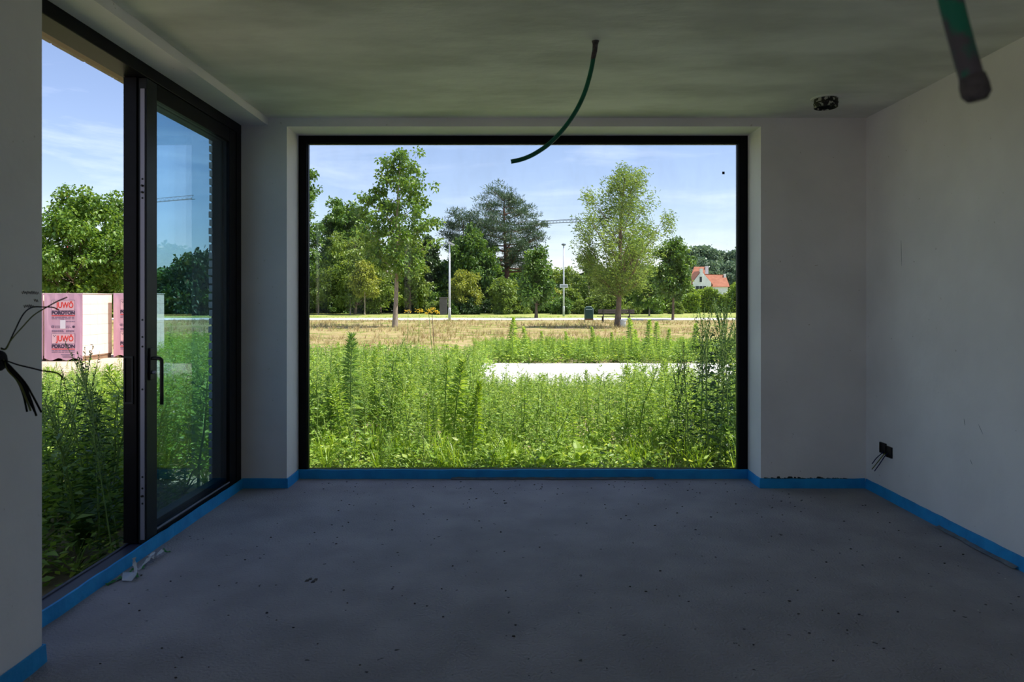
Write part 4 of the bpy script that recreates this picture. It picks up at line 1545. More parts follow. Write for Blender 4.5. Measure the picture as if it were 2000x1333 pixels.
# ------------------------------------------------------------------ trees
def tree_geo(seed, H, th, prof, R, nb, ncl, nlv, ls, clr=0.45, lean=(0, 0), up=0.5, aspect=0.6, tr=0.12, style='leaf', fill=0.3, squash=0.75):
    """trunk + branches, then leaf clumps near the branch ends; prof(t) is the crown radius (0..1) up the crown"""
    rng = np.random.default_rng(seed)
    wood = []
    sp = lambda z: np.array([lean[0] * (z / H) ** 1.5 + 0.02 * H * 0.3 * math.sin(z * 2.2 / H * 3), lean[1] * (z / H) ** 1.5, z])
    zs = np.linspace(-0.1, H * 0.94, 9)
    wood.append(np_tube([sp(max(z, 0)) if z > 0 else sp(0) + [0, 0, z] for z in zs], [tr * (1.12 - 1.0 * z / H) * (1.25 if z <= 0 else 1) for z in zs], 8))
    C = []
    for k in range(nb):
        t = (k + rng.uniform(0.1, 0.9)) / nb
        zt = th + (H - th) * t
        rad = R * prof(t) * rng.uniform(0.72, 1.05)
        az = k * 2.399 + rng.uniform(-0.5, 0.5)
        end = sp(zt) * [1, 1, 0] + np.array([math.cos(az) * rad, math.sin(az) * rad, zt + rng.uniform(-0.1, 0.1) * R])
        z0 = max(th * 0.75, zt - rad * up)
        p0 = sp(min(z0, H * 0.92))
        mid = p0 * 0.5 + end * 0.5 + np.array([0, 0, -0.06 * rad]) + rng.normal(size=3) * 0.05 * rad
        r0 = max(0.012, tr * 0.38 * (1 - 0.7 * t))
        wood.append(np_tube([p0, mid, end], [r0, r0 * 0.6, r0 * 0.25], 4))
        m = max(2, int(ncl / nb * (0.5 + prof(t))))
        for j in range(m):
            u = rng.uniform(0.35, 1.0) ** 0.7
            q = (p0 * (1 - u) + mid * u) if u < 0.5 else (mid * (1 - (u - 0.5) * 2) + end * (u - 0.5) * 2)
            q = q + rng.normal(size=3) * np.array([1, 1, 0.7]) * R * fill * 0.45
            C.append(q)
            if rng.random() < 0.4:
                wood.append(np_tube([mid, q], [r0 * 0.4, r0 * 0.12], 3))
    C.append(sp(H * 0.97))
    C = np.array(C)
    tcl = rng.uniform(-0.18, 0.18, len(C))
    idx = np.repeat(np.arange(len(C)), nlv)
    n = len(idx)
    g = rng.normal(size=(n, 3))
    g = norm(g) * (rng.uniform(0, 1, n) ** 0.45)[:, None]
    B = C[idx] + g * np.array([1, 1, squash]) * clr
    if style == 'leaf':
        D = g + rng.normal(size=(n, 3)) * 0.8 + np.array([0, 0, -0.15])
        L = ls * rng.uniform(0.65, 1.25, n)
        W = L * aspect
        dr = 0.2
    elif style == 'willow':
        D = np.array([-0.45, 0.1, 0.75]) + rng.normal(size=(n, 3)) * 0.45
        L = ls * rng.uniform(0.7, 1.4, n)
        W = L * aspect
        dr = 0.35
    else:                                            # needles
        D = g * [1, 1, 0.6] + rng.normal(size=(n, 3)) * 0.6 + np.array([0, 0, 0.55])
        L = ls * rng.uniform(0.7, 1.2, n)
        W = L * aspect
        dr = 0.0
    T = np.clip(0.5 + tcl[idx] + rng.normal(size=n) * 0.2, 0, 1)
    return cat_geo(wood), leaves(B, D, L, W, rng, T, droop=dr)


def put_tree(name, label, geo, lm, bark, x, y, cat='tree', group=None, z=GZ, rz=0.0, scale=1.0, meshes=None):
    root = empty(name, (x, y, z), rz)
    root.scale = (scale, scale, scale) if not isinstance(scale, tuple) else scale
    if meshes is None:
        meshes = (np_mesh(name + '_trunk', *geo[0], M[bark]), np_mesh(name + '_foliage', *geo[1], M[lm]))
    link('trunk', meshes[0], root)
    link('foliage', meshes[1], root)
    tag(root, label, cat, group)
    return meshes


def at_px(px, Y):
    return (px - HX) / FPX * Y


def ht(py, Y):
    return CAMZ - (py - HY) / FPX * Y - GZ


oval = lambda t: math.sin(math.pi * (0.10 + 0.86 * t)) ** 0.7
cone = lambda t: (1.0 - 0.8 * t) * min(1, 0.55 + t * 2)
tallp = lambda t: 0.22 + 0.78 * math.sin(math.pi * min(1, 0.16 + t * 0.80)) ** 1.3
dome = lambda t: math.cos(t * 1.35) ** 0.6 if t > 0.15 else 0.8 + t
umb = lambda t: 0.55 + 0.45 * math.sin(math.pi * t) if t < 0.8 else 0.8 - (t - 0.8) * 2.2

# tall young tree left of centre
Y = 38.0
put_tree('young_plane_tree', 'tall slender young tree with airy crown left of the pale lamp post',
         tree_geo(301, ht(297, Y), ht(520, Y), tallp, 2.25, 36, 190, 34, 0.20, 0.38, (0.35, 0), 0.75, 0.75, 0.125, fill=0.25), 'tree_fresh', 'bark_pale', at_px(771, Y), Y)
# willow
put_tree('willow_tree', 'large feathery willow blown to the left beside the park bench',
         tree_geo(302, ht(330, Y), ht(560, Y), lambda t: oval(t) * (1.0 if t < 0.5 else 1.25 - 0.5 * t), 2.6, 46, 330, 54, 0.20, 0.45, (0.45, 0), 1.3, 0.15, 0.15, 'willow', fill=0.3, squash=1.2),
         'willow', 'bark', at_px(1206, Y), Y)
# maple right
Y = 52.0
put_tree('dark_maple', 'dark green round maple standing right of the willow on a thin trunk',
         tree_geo(303, ht(470, Y), ht(575, Y), oval, 1.45, 22, 130, 50, 0.22, 0.42, (0, 0), 0.5, 0.7, 0.09, fill=0.3), 'tree_mid', 'bark', at_px(1314, Y), Y)
# maple left of second lamp post
Y = 58.0
put_tree('young_maple', 'broad green maple between the pine and the second lamp post',
         tree_geo(304, ht(488, Y), ht(588, Y), cone, 1.95, 24, 150, 50, 0.24, 0.46, (0, 0), 0.9, 0.7, 0.12, fill=0.3), 'tree_mid', 'bark', at_px(1047, Y), Y)
# pine
Y = 88.0
put_tree('scots_pine', 'large dark pine with layered crown rising in the middle of the tree line',
         tree_geo(305, ht(374, Y), ht(520, Y), lambda t: umb(t) * (1.0 - 0.45 * t), 6.8, 44, 330, 66, 0.46, 0.80, (-0.4, 0), 0.25, 0.16, 0.38, 'needle', fill=0.22, squash=0.42),
         'pine', 'bark_red', at_px(990, Y), Y)
put_tree('small_pine', 'smaller bluish pine reaching left behind the first lamp post',
         tree_geo(306, ht(412, Y), ht(500, Y), umb, 3.0, 18, 110, 60, 0.5, 0.9, (0, 0), 0.3, 0.16, 0.22, 'needle', fill=0.25, squash=0.5), 'pine', 'bark_red', at_px(906, Y + 2), Y + 2)
# broadleaf behind first lamp
Y = 82.0
put_tree('leafy_tree', 'full yellow-green tree just right of the first lamp post in front of the pine',
         tree_geo(307, ht(452, Y), ht(575, Y), oval, 3.0, 30, 230, 55, 0.34, 0.62, (0, 0), 0.6, 0.7, 0.18, fill=0.3), 'tree_mid', 'bark', at_px(922, Y), Y)
put_tree('rounded_tree', 'full dark green tree between the tall feathery weed and the slender young tree',
         tree_geo(308, ht(394, Y), ht(560, Y), dome, 4.3, 36, 320, 55, 0.38, 0.70, (0, 0), 0.6, 0.7, 0.24, fill=0.3), 'tree_mid', 'bark', at_px(678, Y + 4), Y + 4)
put_tree('airy_poplar', 'tall airy tree cut off by the left frame of the picture window',
         tree_geo(309, ht(348, Y), ht(590, Y), lambda t: 1 - 0.75 * t, 2.6, 36, 200, 44, 0.34, 0.6, (0, 0), 0.9, 0.7, 0.2, fill=0.25), 'tree_mid', 'bark_pale', at_px(598, Y - 6), Y - 6)
put_tree('olive_bush_tree', 'bushy olive-green tree in front of the full dark green tree',
         tree_geo(310, ht(462, Y - 8), ht(590, Y - 8), dome, 3.7, 30, 260, 55, 0.32, 0.60, (0, 0), 0.9, 0.45, 0.16, fill=0.32), 'tree_olive', 'bark', at_px(694, Y - 8), Y - 8)
put_tree('gold_tinged_tree', 'golden-green tree behind the trunk of the slender young tree',
         tree_geo(311, ht(462, Y - 4), ht(590, Y - 4), dome, 2.3, 26, 170, 55, 0.32, 0.55, (0, 0), 0.9, 0.6, 0.14, fill=0.3), 'tree_olive', 'bark', at_px(800, Y - 4), Y - 4)
put_tree('ivy_clad_tree', 'narrow dark ivy-clad tree left of the first lamp post',
         tree_geo(312, ht(466, Y), ht(590, Y), lambda t: 0.75 + 0.35 * math.sin(3 * t) - 0.35 * t, 1.65, 24, 190, 60, 0.28, 0.5, (0, 0), 0.5, 0.8, 0.2, fill=0.3), 'tree_dark', 'bark', at_px(838, Y), Y)
# left big tree behind the block pallets
Y = 44.0
put_tree('spreading_maple', 'large spreading tree standing behind the pallets of clay blocks',
         tree_geo(313, ht(389, Y), ht(566, Y), oval, 3.6, 40, 330, 60, 0.24, 0.52, (0, 0), 0.6, 0.75, 0.17, fill=0.32), 'tree_fresh', 'bark', at_px(160, Y), Y)
put_tree('slim_top_tree', 'slim leafy treetop beside the dark door stile behind the pallets',
         tree_geo(314, ht(392, 52), ht(560, 52), lambda t: 1 - 0.7 * t, 1.6, 24, 110, 46, 0.25, 0.45, (0, 0), 0.8, 0.75, 0.12, fill=0.3), 'tree_mid', 'bark', at_px(228, 52), 52)

# small yellow-green trees along the path
small = [(712, 70, 512, 568, 1.35, 'tree_yellow', 'small yellowish young tree at far left of the path before the hedge'),
         (684, 72, 528, 575, 1.0, 'tree_olive', 'thin young tree just left of the yellowish one before the hedge'),
         (908, 74, 530, 585, 1.75, 'tree_yellow', 'small golden tree with pale trunks right of the first lamp post'),
         (982, 74, 545, 590, 1.25, 'tree_olive', 'small grey-green young tree on a pale trunk left of the broad maple'),
         (622, 74, 540, 580, 1.2, 'tree_olive', 'small young tree close to the left frame of the picture window'),
         (1065, 80, 560, 588, 1.7, 'tree_yellow', 'low golden bushy tree behind the broad maple'),
         (1268, 66, 520, 590, 1.9, 'tree_fresh', 'bright green tree behind the right side of the willow'),
         (1112, 90, 522, 590, 2.6, 'tree_olive', 'olive-green tree behind the second lamp post'),
         (1150, 84, 500, 585, 2.4, 'tree_olive', 'olive-green tree behind the left side of the willow')]
for i, (px, Y, tp_, bt, R, mt, lab) in enumerate(small):
    put_tree('young_tree', lab, tree_geo(330 + i, ht(tp_, Y), ht(bt, Y), oval if i % 2 else dome, R, 18, 100, 46, 0.26, 0.42, (0, 0), 0.7, 0.6, 0.07, fill=0.32),
             mt, 'bark_pale', at_px(px, Y), Y)

# shrubs filling the planting behind the verge: four shapes, copied
shr = []
for i, mt in enumerate(('tree_mid', 'tree_dark', 'tree_olive', 'tree_fresh')):
    g = tree_geo(400 + i, 3.0, 0.25, dome, 1.7, 22, 150, 50, 0.26, 0.45, (0, 0), 0.7, 0.65, 0.07, fill=0.36)
    shr.append((np_mesh('shrub_trunk', *g[0], M['bark']), np_mesh('shrub_foliage', *g[1], M[mt])))
SHL = ['mid-green shrub in the planting behind the verge', 'dark green shrub in the planting behind the verge', 'olive-green shrub in the planting behind the verge', 'fresh green shrub in the planting behind the verge']
r = random.Random(55)


def shrub(px, Y, h, k, w=1.0):
    put_tree('shrub', SHL[k], None, None, None, at_px(px, Y), Y, 'shrub', 'shrubs in the planting behind the verge', rz=r.uniform(0, 6.28), scale=(h / 3.0 * w, h / 3.0 * w, h / 3.0), meshes=shr[k])


for px in range(588, 1300, 21):
    Y = r.uniform(80, 92)
    shrub(px + r.uniform(-8, 8), Y, r.uniform(2.6, 4.4), r.choice((1, 1, 0, 0, 2)), 1.15)
for px in range(600, 1320, 40):
    shrub(px + r.uniform(-12, 12), r.uniform(94, 108), r.uniform(4.5, 7.0), r.choice((1, 0, 1, 2)), 1.1)
for px in range(840, 1320, 36):
    shrub(px + r.uniform(-12, 12), r.uniform(72, 80), r.uniform(1.2, 2.3), r.choice((0, 3, 2, 1)), 1.2)
# background seen through and beside the sliding door
for px in range(300, 440, 18):
    shrub(px + r.uniform(-5, 5), r.uniform(66, 78), r.uniform(2.4, 4.6), r.choice((1, 1, 0)), 1.1)
for (px, Y, h, k) in ((385, 70, 6.1, 1), (352, 74, 5.2, 0), (404, 76, 6.0, 1), (320, 80, 4.8, 0)):
    shrub(px, Y, h, k, 0.8)
for px in range(40, 260, 26):
    shrub(px, r.uniform(60, 70), r.uniform(2.2, 3.6), r.choice((3, 2, 3, 0)), 1.2)
for px in range(440, 590, 30):
    shrub(px, r.uniform(76, 88), r.uniform(3.0, 5.5), r.choice((1, 0, 2)), 1.1)

for px in range(1570, 2100, 45):
    shrub(px, r.uniform(76, 92), r.uniform(4.0, 8.0), r.choice((1, 0, 2, 0)), 1.2)


# clipped hedges
def hedge(name, label, px0, px1, Y, h, mt, depth=2.0, ls=0.2, n=7000, seed=1, bumpy=0.35):
    rg_ = np.random.default_rng(seed)
    x0, x1 = at_px(px0, Y), at_px(px1, Y)
    u = rg_.uniform(0, 1, n)
    v = rg_.uniform(0, 1, n)
    top = h * (1 + bumpy * 0.35 * np.sin(u * (x1 - x0) * 1.3) * np.sin(u * (x1 - x0) * 0.53 + 1)) - rg_.uniform(0, bumpy, n)
    face = rg_.random(n)
    yv = np.where(face < 0.6, rg_.uniform(0, 0.45, n), v * depth)
    zv = np.where(face < 0.6, v * top, top - rg_.uniform(0, 0.3, n))
    B = np.stack([u * (x1 - x0), yv, np.maximum(zv, 0.02)], 1)
    D = rg_.normal(size=(n, 3)) + np.array([0, -0.4, 0.5])
    L = ls * rg_.uniform(0.7, 1.3, n)
    root = empty(name, (x0, Y, GZ))
    link('foliage', np_mesh(name, *leaves(B, D, L, L * 0.65, rg_, np.clip(0.5 + 0.22 * rg_.normal(size=n), 0, 1)), M[mt]), root)
    MB().box(0.2, x1 - x0 - 0.2, 0.5, depth, 0.05, h * 0.72).build('woody_core', M['tree_dark'] if False else M['bark'], root)
    return tag(root, label, 'hedge')


hedge('dark_hedge', 'dark clipped hedge at the left end of the tree line', 590, 742, 79, 2.15, 'tree_dark', n=9000, seed=3, ls=0.26)
hedge('light_hedge', 'light green rounded hedge in front of the white house', 1318, 1470, 84, 3.15, 'hedge', n=11000, seed=4, ls=0.26, bumpy=0.9)
hedge('yellowish_hedge', 'yellow-green hedge between the pale tree trunk and the white house hedge', 1285, 1368, 80, 2.4, 'hedge', n=5000, seed=5, ls=0.24, bumpy=0.7)

# dark board fence and concrete post behind the first lamp post
fn = empty('board_fence', (at_px(735, 93), 93, GZ))
x1 = at_px(870, 93) - at_px(735, 93)
nbd = 34
bd = MB().box(0, x1 / nbd - 0.03, -0.015, 0.015, 0.05, 1.9).build('board', M['fence_wood'], fn)
for k in range(1, nbd):
    o = bpy.data.objects.new('board', bd.data)
    COL.objects.link(o)
    o.parent = fn
    o.location = (k * x1 / nbd, 0.01 * (k % 2), 0.04 * math.sin(k * 2.3))
MB().box(0, x1, 0.03, 0.07, 0.5, 0.6).box(0, x1, 0.03, 0.07, 1.4, 1.5).build('rail', M['fence_wood'], fn)
tag(fn, 'dark board fence half hidden under the trees behind the ragwort', 'fence')
gp = empty('garden_gatepost', (at_px(866, 72), 72, GZ))
MB().box(-0.4, 0.4, -0.15, 0.15, 0, 1.75, 0.02).build('slab', M['concrete_post'], gp)
MB().box(-0.45, 0.45, -0.2, 0.2, 1.75, 1.85, 0.02).build('coping', M['concrete_post'], gp)
tag(gp, 'grey concrete wall stub just left of the first lamp post', 'wall stub')


# ------------------------------------------------------------------ street furniture
def lamp_post(px, py_top, Y, label, head_dx, sign=False):
    t = P(px, py_top, Y)
    root = empty('lamp_post', (t.x, Y, GZ))
    h = t.z - GZ
    MB().tube([(0, 0, -0.05), (0, 0, h * 0.35), (0, 0, h)], [0.085, 0.075, 0.055], 12).build('pole', M['galva'], root)
    hd = MB()
    if head_dx:
        hd.prism([(-0.10, -0.09, h - 0.05), (head_dx, -0.09, h - 0.22), (head_dx, -0.09, h - 0.12), (0.0, -0.09, h + 0.07), (-0.10, -0.09, h + 0.04)], (0, 0.18, 0))
    else:
        hd.lathe([(0.06, -0.12), (0.20, -0.06), (0.22, 0.06), (0.08, 0.10)], (0, 0, h), 14)
    hd.build('lamp_head', M['galva'] if head_dx else M['crane_grey'], root)
    MB().lathe([(0.10, 0.0), (0.10, 0.9), (0.086, 0.95)], (0, 0, 0), 12).build('foot_sleeve', M['galva'], root)
    if sign:
        z = P(px, 559, Y).z - GZ
        w = 8.0 / FPX * Y
        sg = MB().box(-w, w, -0.14, -0.11, z - 0.18, z + 0.18, 0.01).build('street_sign', M['galva'], root)
        for q in range(7):
            MB().box(-w * 0.72 + q * w * 0.21, -w * 0.72 + q * w * 0.21 + w * 0.15, -0.145, -0.139, z - 0.06, z + 0.06).build('lettering', M['crane_grey'], sg)
    return tag(root, label, 'lamp post', 'lamp posts along the path')


lamp_post(878, 474, 51.0, 'pale steel lamp post with a sloping head left of the pine', 0.36)
lamp_post(1101, 478, 66.0, 'pale lamp post carrying a small white street sign', 0, True)

# litter bin
Y = 46.0
b = empty('litter_bin', (at_px(1150, Y), Y, GZ))
w = 8.0 / FPX * Y
z0, z1 = P(0, 625, Y).z - GZ, P(0, 600, Y).z - GZ
prof = [(-w + 0.02, z0), (w - 0.02, z0), (w - 0.02, z1 - 0.14), (w - 0.06, z1 - 0.04), (w - 0.14, z1 - 0.01), (-w + 0.14, z1 - 0.01), (-w + 0.06, z1 - 0.04), (-w + 0.02, z1 - 0.14)]
MB().prism([(x, -0.2, z) for x, z in prof], (0, 0.4, 0)).build('body', M['bin_green'], b)
MB().tube([(-w, 0, 0), (-w, 0, z1 - 0.12), (-w + 0.12, 0, z1 + 0.01), (w - 0.12, 0, z1 + 0.01), (w, 0, z1 - 0.12), (w, 0, 0)], 0.028, 8).build('frame', M['bin_grey'], b)
MB().box(-w + 0.05, w - 0.05, -0.215, -0.20, z1 - 0.20, z1 - 0.13).build('flap', M['bin_grey'], b)
MB().box(-w + 0.03, w - 0.03, -0.205, -0.19, z0 - 0.01, z0 + 0.07).build('rusty_edge', M['rust'], b)
tag(b, 'dark green litter bin on two legs left of the park bench', 'litter bin')

# bench seen from behind
Y = 45.0
x0, x1 = at_px(1168, Y), at_px(1239, Y)
b = empty('park_bench', ((x0 + x1) / 2, Y, GZ))
hw = (x1 - x0) / 2
for zc in (0.84, 0.70):
    MB().box(-hw, hw, -0.05, -0.005, zc - 0.06, zc + 0.06, 0.008).build('back_plank', M['bench_wood'], b)
for yc in (0.12, 0.27, 0.42):
    MB().box(-hw - 0.02, hw + 0.02, yc - 0.06, yc + 0.06, 0.43, 0.47, 0.006).build('seat_plank', M['bench_wood'], b)
for xc in (-hw * 0.72, hw * 0.72):
    lg = MB()
    lg.box(xc - 0.035, xc + 0.035, -0.09, -0.05, 0.0, 0.92)
    lg.build('back_post', M['bench_steel'], b)
    MB().box(xc - 0.03, xc + 0.03, 0.40, 0.46, 0.0, 0.43).build('front_leg', M['bench_steel'], b)
    MB().box(xc - 0.03, xc + 0.03, -0.06, 0.46, 0.38, 0.43).build('seat_bearer', M['bench_steel'], b)
tag(b, 'weathered dark wooden park bench behind the willow trunk', 'bench')

Y = 37.6
q = empty('white_bucket', (at_px(1217, Y), Y, GZ))
MB().lathe([(0.13, 0.0), (0.15, 0.25), (0.175, 0.42), (0.185, 0.44), (0.17, 0.44)], (0, 0, 0), 18).build('body', M['bucket'], q)
MB().lathe([(0.19, 0.39), (0.19, 0.41)], (0, 0, 0), 18).build('rim', M['bucket'], q)
tag(q, 'white plastic bucket standing at the foot of the willow', 'bucket')


# ------------------------------------------------------------------ pallets of clay blocks
def text_mesh(txt, size, width):
    cu = bpy.data.curves.new('txt', 'FONT')
    cu.body = txt
    cu.size = size
    cu.align_x = 'CENTER'
    cu.extrude = 0.001
    cu.offset = 0.006
    o = bpy.data.objects.new('txt', cu)
    COL.objects.link(o)
    dg_ = bpy.context.evaluated_depsgraph_get()
    me = bpy.data.meshes.new_from_object(o.evaluated_get(dg_))
    bpy.data.objects.remove(o)
    xs_ = [v.co.x for v in me.vertices]
    k = width / (max(xs_) - min(xs_))
    c = (max(xs_) + min(xs_)) / 2
    for v in me.vertices:
        v.co.x = (v.co.x - c) * k
    return me


def letter(txt, size, width, mat, parent, x, z, bold=0.0):
    me = text_mesh(txt, size, width)
    me.materials.append(mat)
    o = link('lettering', me, parent)
    o.rotation_euler = (math.pi / 2, 0, 0)
    o.location = (x, -0.014, z)
    return o


def block_pallet(x0, x1, y0, y1, h, label, seed):
    r = random.Random(seed)
    root = empty('block_pallet', ((x0 + x1) / 2, y0, GZ))
    w, d = x1 - x0, y1 - y0
    for dx in (-w / 2 + 0.06, 0, w / 2 - 0.06):
        MB().box(dx - 0.05, dx + 0.05, 0.02, d - 0.02, 0.0, 0.10).build('runner', M['pallet_wood'], root)
    MB().box(-w / 2, w / 2, 0.0, d, 0.10, 0.13).build('deck', M['pallet_wood'], root)
    rows, z = 6, 0.13
    bh = (h - 0.13) / rows
    nd = 4
    bw = d / nd
    blk = None
    for i in range(rows):
        for j in range(nd):
            for s_ in (0, 1):
                if blk is None:
                    blk = MB().box(0, w / 2 - 0.002, 0, bw - 0.003, 0, bh - 0.003, 0.004).build('block', M['block'], root)
                    o = blk
                else:
                    o = bpy.data.objects.new('block', blk.data)
                    COL.objects.link(o)
                    o.parent = root
                o.location = (-w / 2 + s_ * w / 2 + r.uniform(-0.002, 0.002), j * bw + r.uniform(0, 0.004), z + i * bh)
    # shrink film on front and top, wavy at the foot
    fm = MB()
    nx, nz = 14, 12
    g = [[fm.bm.verts.new((-w / 2 - 0.012 + (w + 0.024) * i / nx, -0.012 + 0.004 * math.sin(i * 1.7 + j * 0.4),
                           (0.06 + 0.03 * math.sin(i * 1.1 + seed)) + (h + 0.01 - 0.06) * j / nz if j < nz else h + 0.01)) for j in range(nz + 1)] for i in range(nx + 1)]
    for i in range(nx):
        for j in range(nz):
            fm.bm.faces.new((g[i][j], g[i + 1][j], g[i + 1][j + 1], g[i][j + 1]))
    film = fm.build('printed_film', M['film_pink'], root)
    so_ = film.modifiers.new('thick', 'SOLIDIFY')
    so_.thickness = 0.003
    so_.offset = 1.0
    MB().box(-w / 2 - 0.015, w / 2 + 0.015, -0.012, d + 0.012, h + 0.004, h + 0.014).build('top_film', M['film_clear'], root)
    pw = w * 0.62
    for zt in (h * 0.905, h * 0.415):
        fr = MB()
        zf0, zf1 = zt - 0.245, zt + 0.0
        for (a0, a1, b0, b1) in ((-pw / 2, pw / 2, zf1 - 0.006, zf1), (-pw / 2, pw / 2, zf0, zf0 + 0.006), (-pw / 2, -pw / 2 + 0.006, zf0, zf1), (pw / 2 - 0.006, pw / 2, zf0, zf1)):
            fr.box(a0, a1, -0.0205, -0.0165, b0, b1)
        fr.build('print_frame', M['print_grey'], film)
        MB().box(-pw / 2 + 0.006, pw / 2 - 0.006, -0.0185, -0.0165, zf0 + 0.006, zf1 - 0.006).build('print_field', M['print_light'], film)
        o = letter('JUWÖ', 0.19, pw * 0.76, M['print_red'], film, pw * 0.06, zt - 0.185)
        o.location.y = -0.0195
        for (dx, dz) in ((-0.44, -0.035), (-0.40, -0.06), (-0.36, -0.035)):
            MB().box(pw * dx, pw * dx + 0.018, -0.0205, -0.0165, zt + dz - 0.018, zt + dz).build('print_dot', M['print_dark'], film)
        o = letter('POROTON', 0.115, pw, M['print_dark'], film, 0, zt - 0.345)
        o.location.y = -0.0195
        MB().box(-pw / 2, pw / 2, -0.0195, -0.0165, zt - 0.385, zt - 0.365).build('print_line', M['print_red'], film)
        for k in range(2):
            for q in range(7):
                x_ = -pw / 2 + q * pw / 7
                MB().box(x_, x_ + pw / 7 * r.uniform(0.7, 0.97), -0.0195, -0.0165, zt - 0.425 - k * 0.038, zt - 0.405 - k * 0.038).build('print_line', M['print_grey'], film)
        if zt > h * 0.6:
            for k, (zz, a, b_) in enumerate(((zt - 0.53, 0.12, 0.5), (zt - 0.64, -0.36, 0.30), (zt - 0.675, -0.36, 0.32), (zt - 0.75, -0.5, 0.02), (zt - 0.775, -0.5, 0.02), (zt - 0.75, 0.12, 0.48), (zt - 0.775, 0.12, 0.48))):
                x_ = a
                while x_ < b_ - 0.03:
                    l_ = r.uniform(0.04, 0.10)
                    MB().box(pw * x_, pw * min(b_, x_ + l_), -0.0195, -0.0165, zz, zz + 0.020).build('print_line', M['print_grey'], film)
                    x_ += l_ + 0.018
            o = letter('CE', 0.075, 0.07, M['print_grey'], film, -pw * 0.46, zt - 0.67)
            o.location.y = -0.0195
            MB().lathe([(0.03, 0.0), (0.03, -0.003)], (pw * 0.44, -0.0165, zt - 0.645), 12, 'Y').build('print_dot', M['print_dark'], film)
            MB().box(-pw * 0.13, pw * 0.10, -0.0225, -0.0195, zt - 0.69, zt - 0.48).build('paper_label', M['paper'], film)
        else:
            for k in range(3):
                MB().box(-pw * 0.1 + 0.02 * k, pw * 0.5, -0.0195, -0.0165, zt - 0.52 - k * 0.03, zt - 0.505 - k * 0.03).build('print_line', M['print_grey'], film)
    return tag(root, label, 'pallet', 'pallets of wrapped clay blocks')


Y = 16.5
hP = P(0, 574, Y).z - GZ
block_pallet(at_px(88, Y), at_px(161, Y), Y, 17.72, hP, 'front pallet of clay blocks with pink printed film and pale block side', 2)
Y2 = 17.55
block_pallet(at_px(223, Y2), at_px(290, Y2), Y2, 18.35, P(0, 574, Y2).z - GZ, 'pallet of clay blocks with pink printed film half hidden by the door stile', 5)
block_pallet(at_px(88, Y) - 1.05, at_px(88, Y) - 0.12, Y + 0.1, 17.72, hP, 'pallet of clay blocks mostly hidden behind the left wall edge', 7)
sd = MB()
r = random.Random(6)
sd.prism([(-12.6, 14.2, GZ + 0.012), (-10.8, 13.6, GZ + 0.012), (-8.6, 14.1, GZ + 0.012), (-7.9, 16.0, GZ + 0.012), (-8.2, 18.8, GZ + 0.012), (-13.0, 18.8, GZ + 0.012)], (0, 0, -0.05))
tag(sd.build('sand_patch', M['sand']), kind='structure')

# ------------------------------------------------------------------ far house, forest and cranes
Y = 150.0
hs = empty('white_house', (at_px(1372, Y), Y, GZ))


def hp_(px, py, dy=0.0):
    p = P(px, py, Y + dy)
    return (p.x - hs.location.x, dy, p.z - GZ)


zb = 0.0
gp1, gp2, gp3, gp4 = hp_(1353, 566), hp_(1353, 552), hp_(1370, 530), hp_(1389, 552)
MB().prism([(gp1[0], 0, zb), (gp2[0], 0, gp2[2]), (gp3[0], 0, gp3[2]), (gp4[0], 0, gp4[2]), (gp4[0], 0, zb)], (0, 6, 0)).build('gable_wall', M['house_wall'], hs)
cw = 0.28
MB().box(gp3[0] - cw, gp3[0] + cw, -0.12, 0.5, gp3[2] - 1.2, gp3[2] + 0.55).build('chimney', M['house_wall'], hs)
for (a_, b_) in ((gp2, gp3), (gp4, gp3)):
    sgn = -1 if a_ is gp2 else 1
    MB().prism([(a_[0] + 0.5 * sgn, 0.1, a_[2] - 0.55), (b_[0], 0.1, b_[2] + 0.12), (b_[0], 0.1, b_[2] - 0.12), (a_[0] + 0.4 * sgn, 0.1, a_[2] - 0.8)], (0, 6, 0)).build('roof', M['roof_tile'], hs)
# right wing
r0, r1, r2, r3 = hp_(1376, 537, 3.0), hp_(1417, 538, 3.0), hp_(1425, 560, 0.6), hp_(1389, 560, 0.6)
MB().prism([(r3[0], 0.8, zb), (r2[0] - 0.3, 0.8, zb), (r2[0] - 0.3, 0.8, r2[2]), (r3[0], 0.8, r3[2])], (0, 4.5, 0)).build('wing_wall', M['house_wall'], hs)
wr = MB()
A0, A1, A2, A3 = Vector((r0[0], 3.0, r0[2])), Vector((r1[0], 3.0, r1[2])), Vector((r2[0], 0.5, r2[2] - 0.1)), Vector((gp3[0] + 0.3, 0.5, r3[2] - 0.1))
wr.prism([A0, A1, A2, A3], (0, 0.06, 0.14))
wr.prism([A1, A0, Vector((gp3[0] + 0.3, 5.5, r3[2] - 0.1)), Vector((r2[0], 5.5, r2[2] - 0.1))], (0, -0.06, 0.14))
wr.build('roof', M['roof_tile'], hs)
c3 = hp_(1416, 540, 2.5)
MB().box(c3[0] - 0.22, c3[0] + 0.22, 2.4, 2.9, c3[2] - 0.6, c3[2] + 0.55).build('chimney', M['house_wall'], hs)
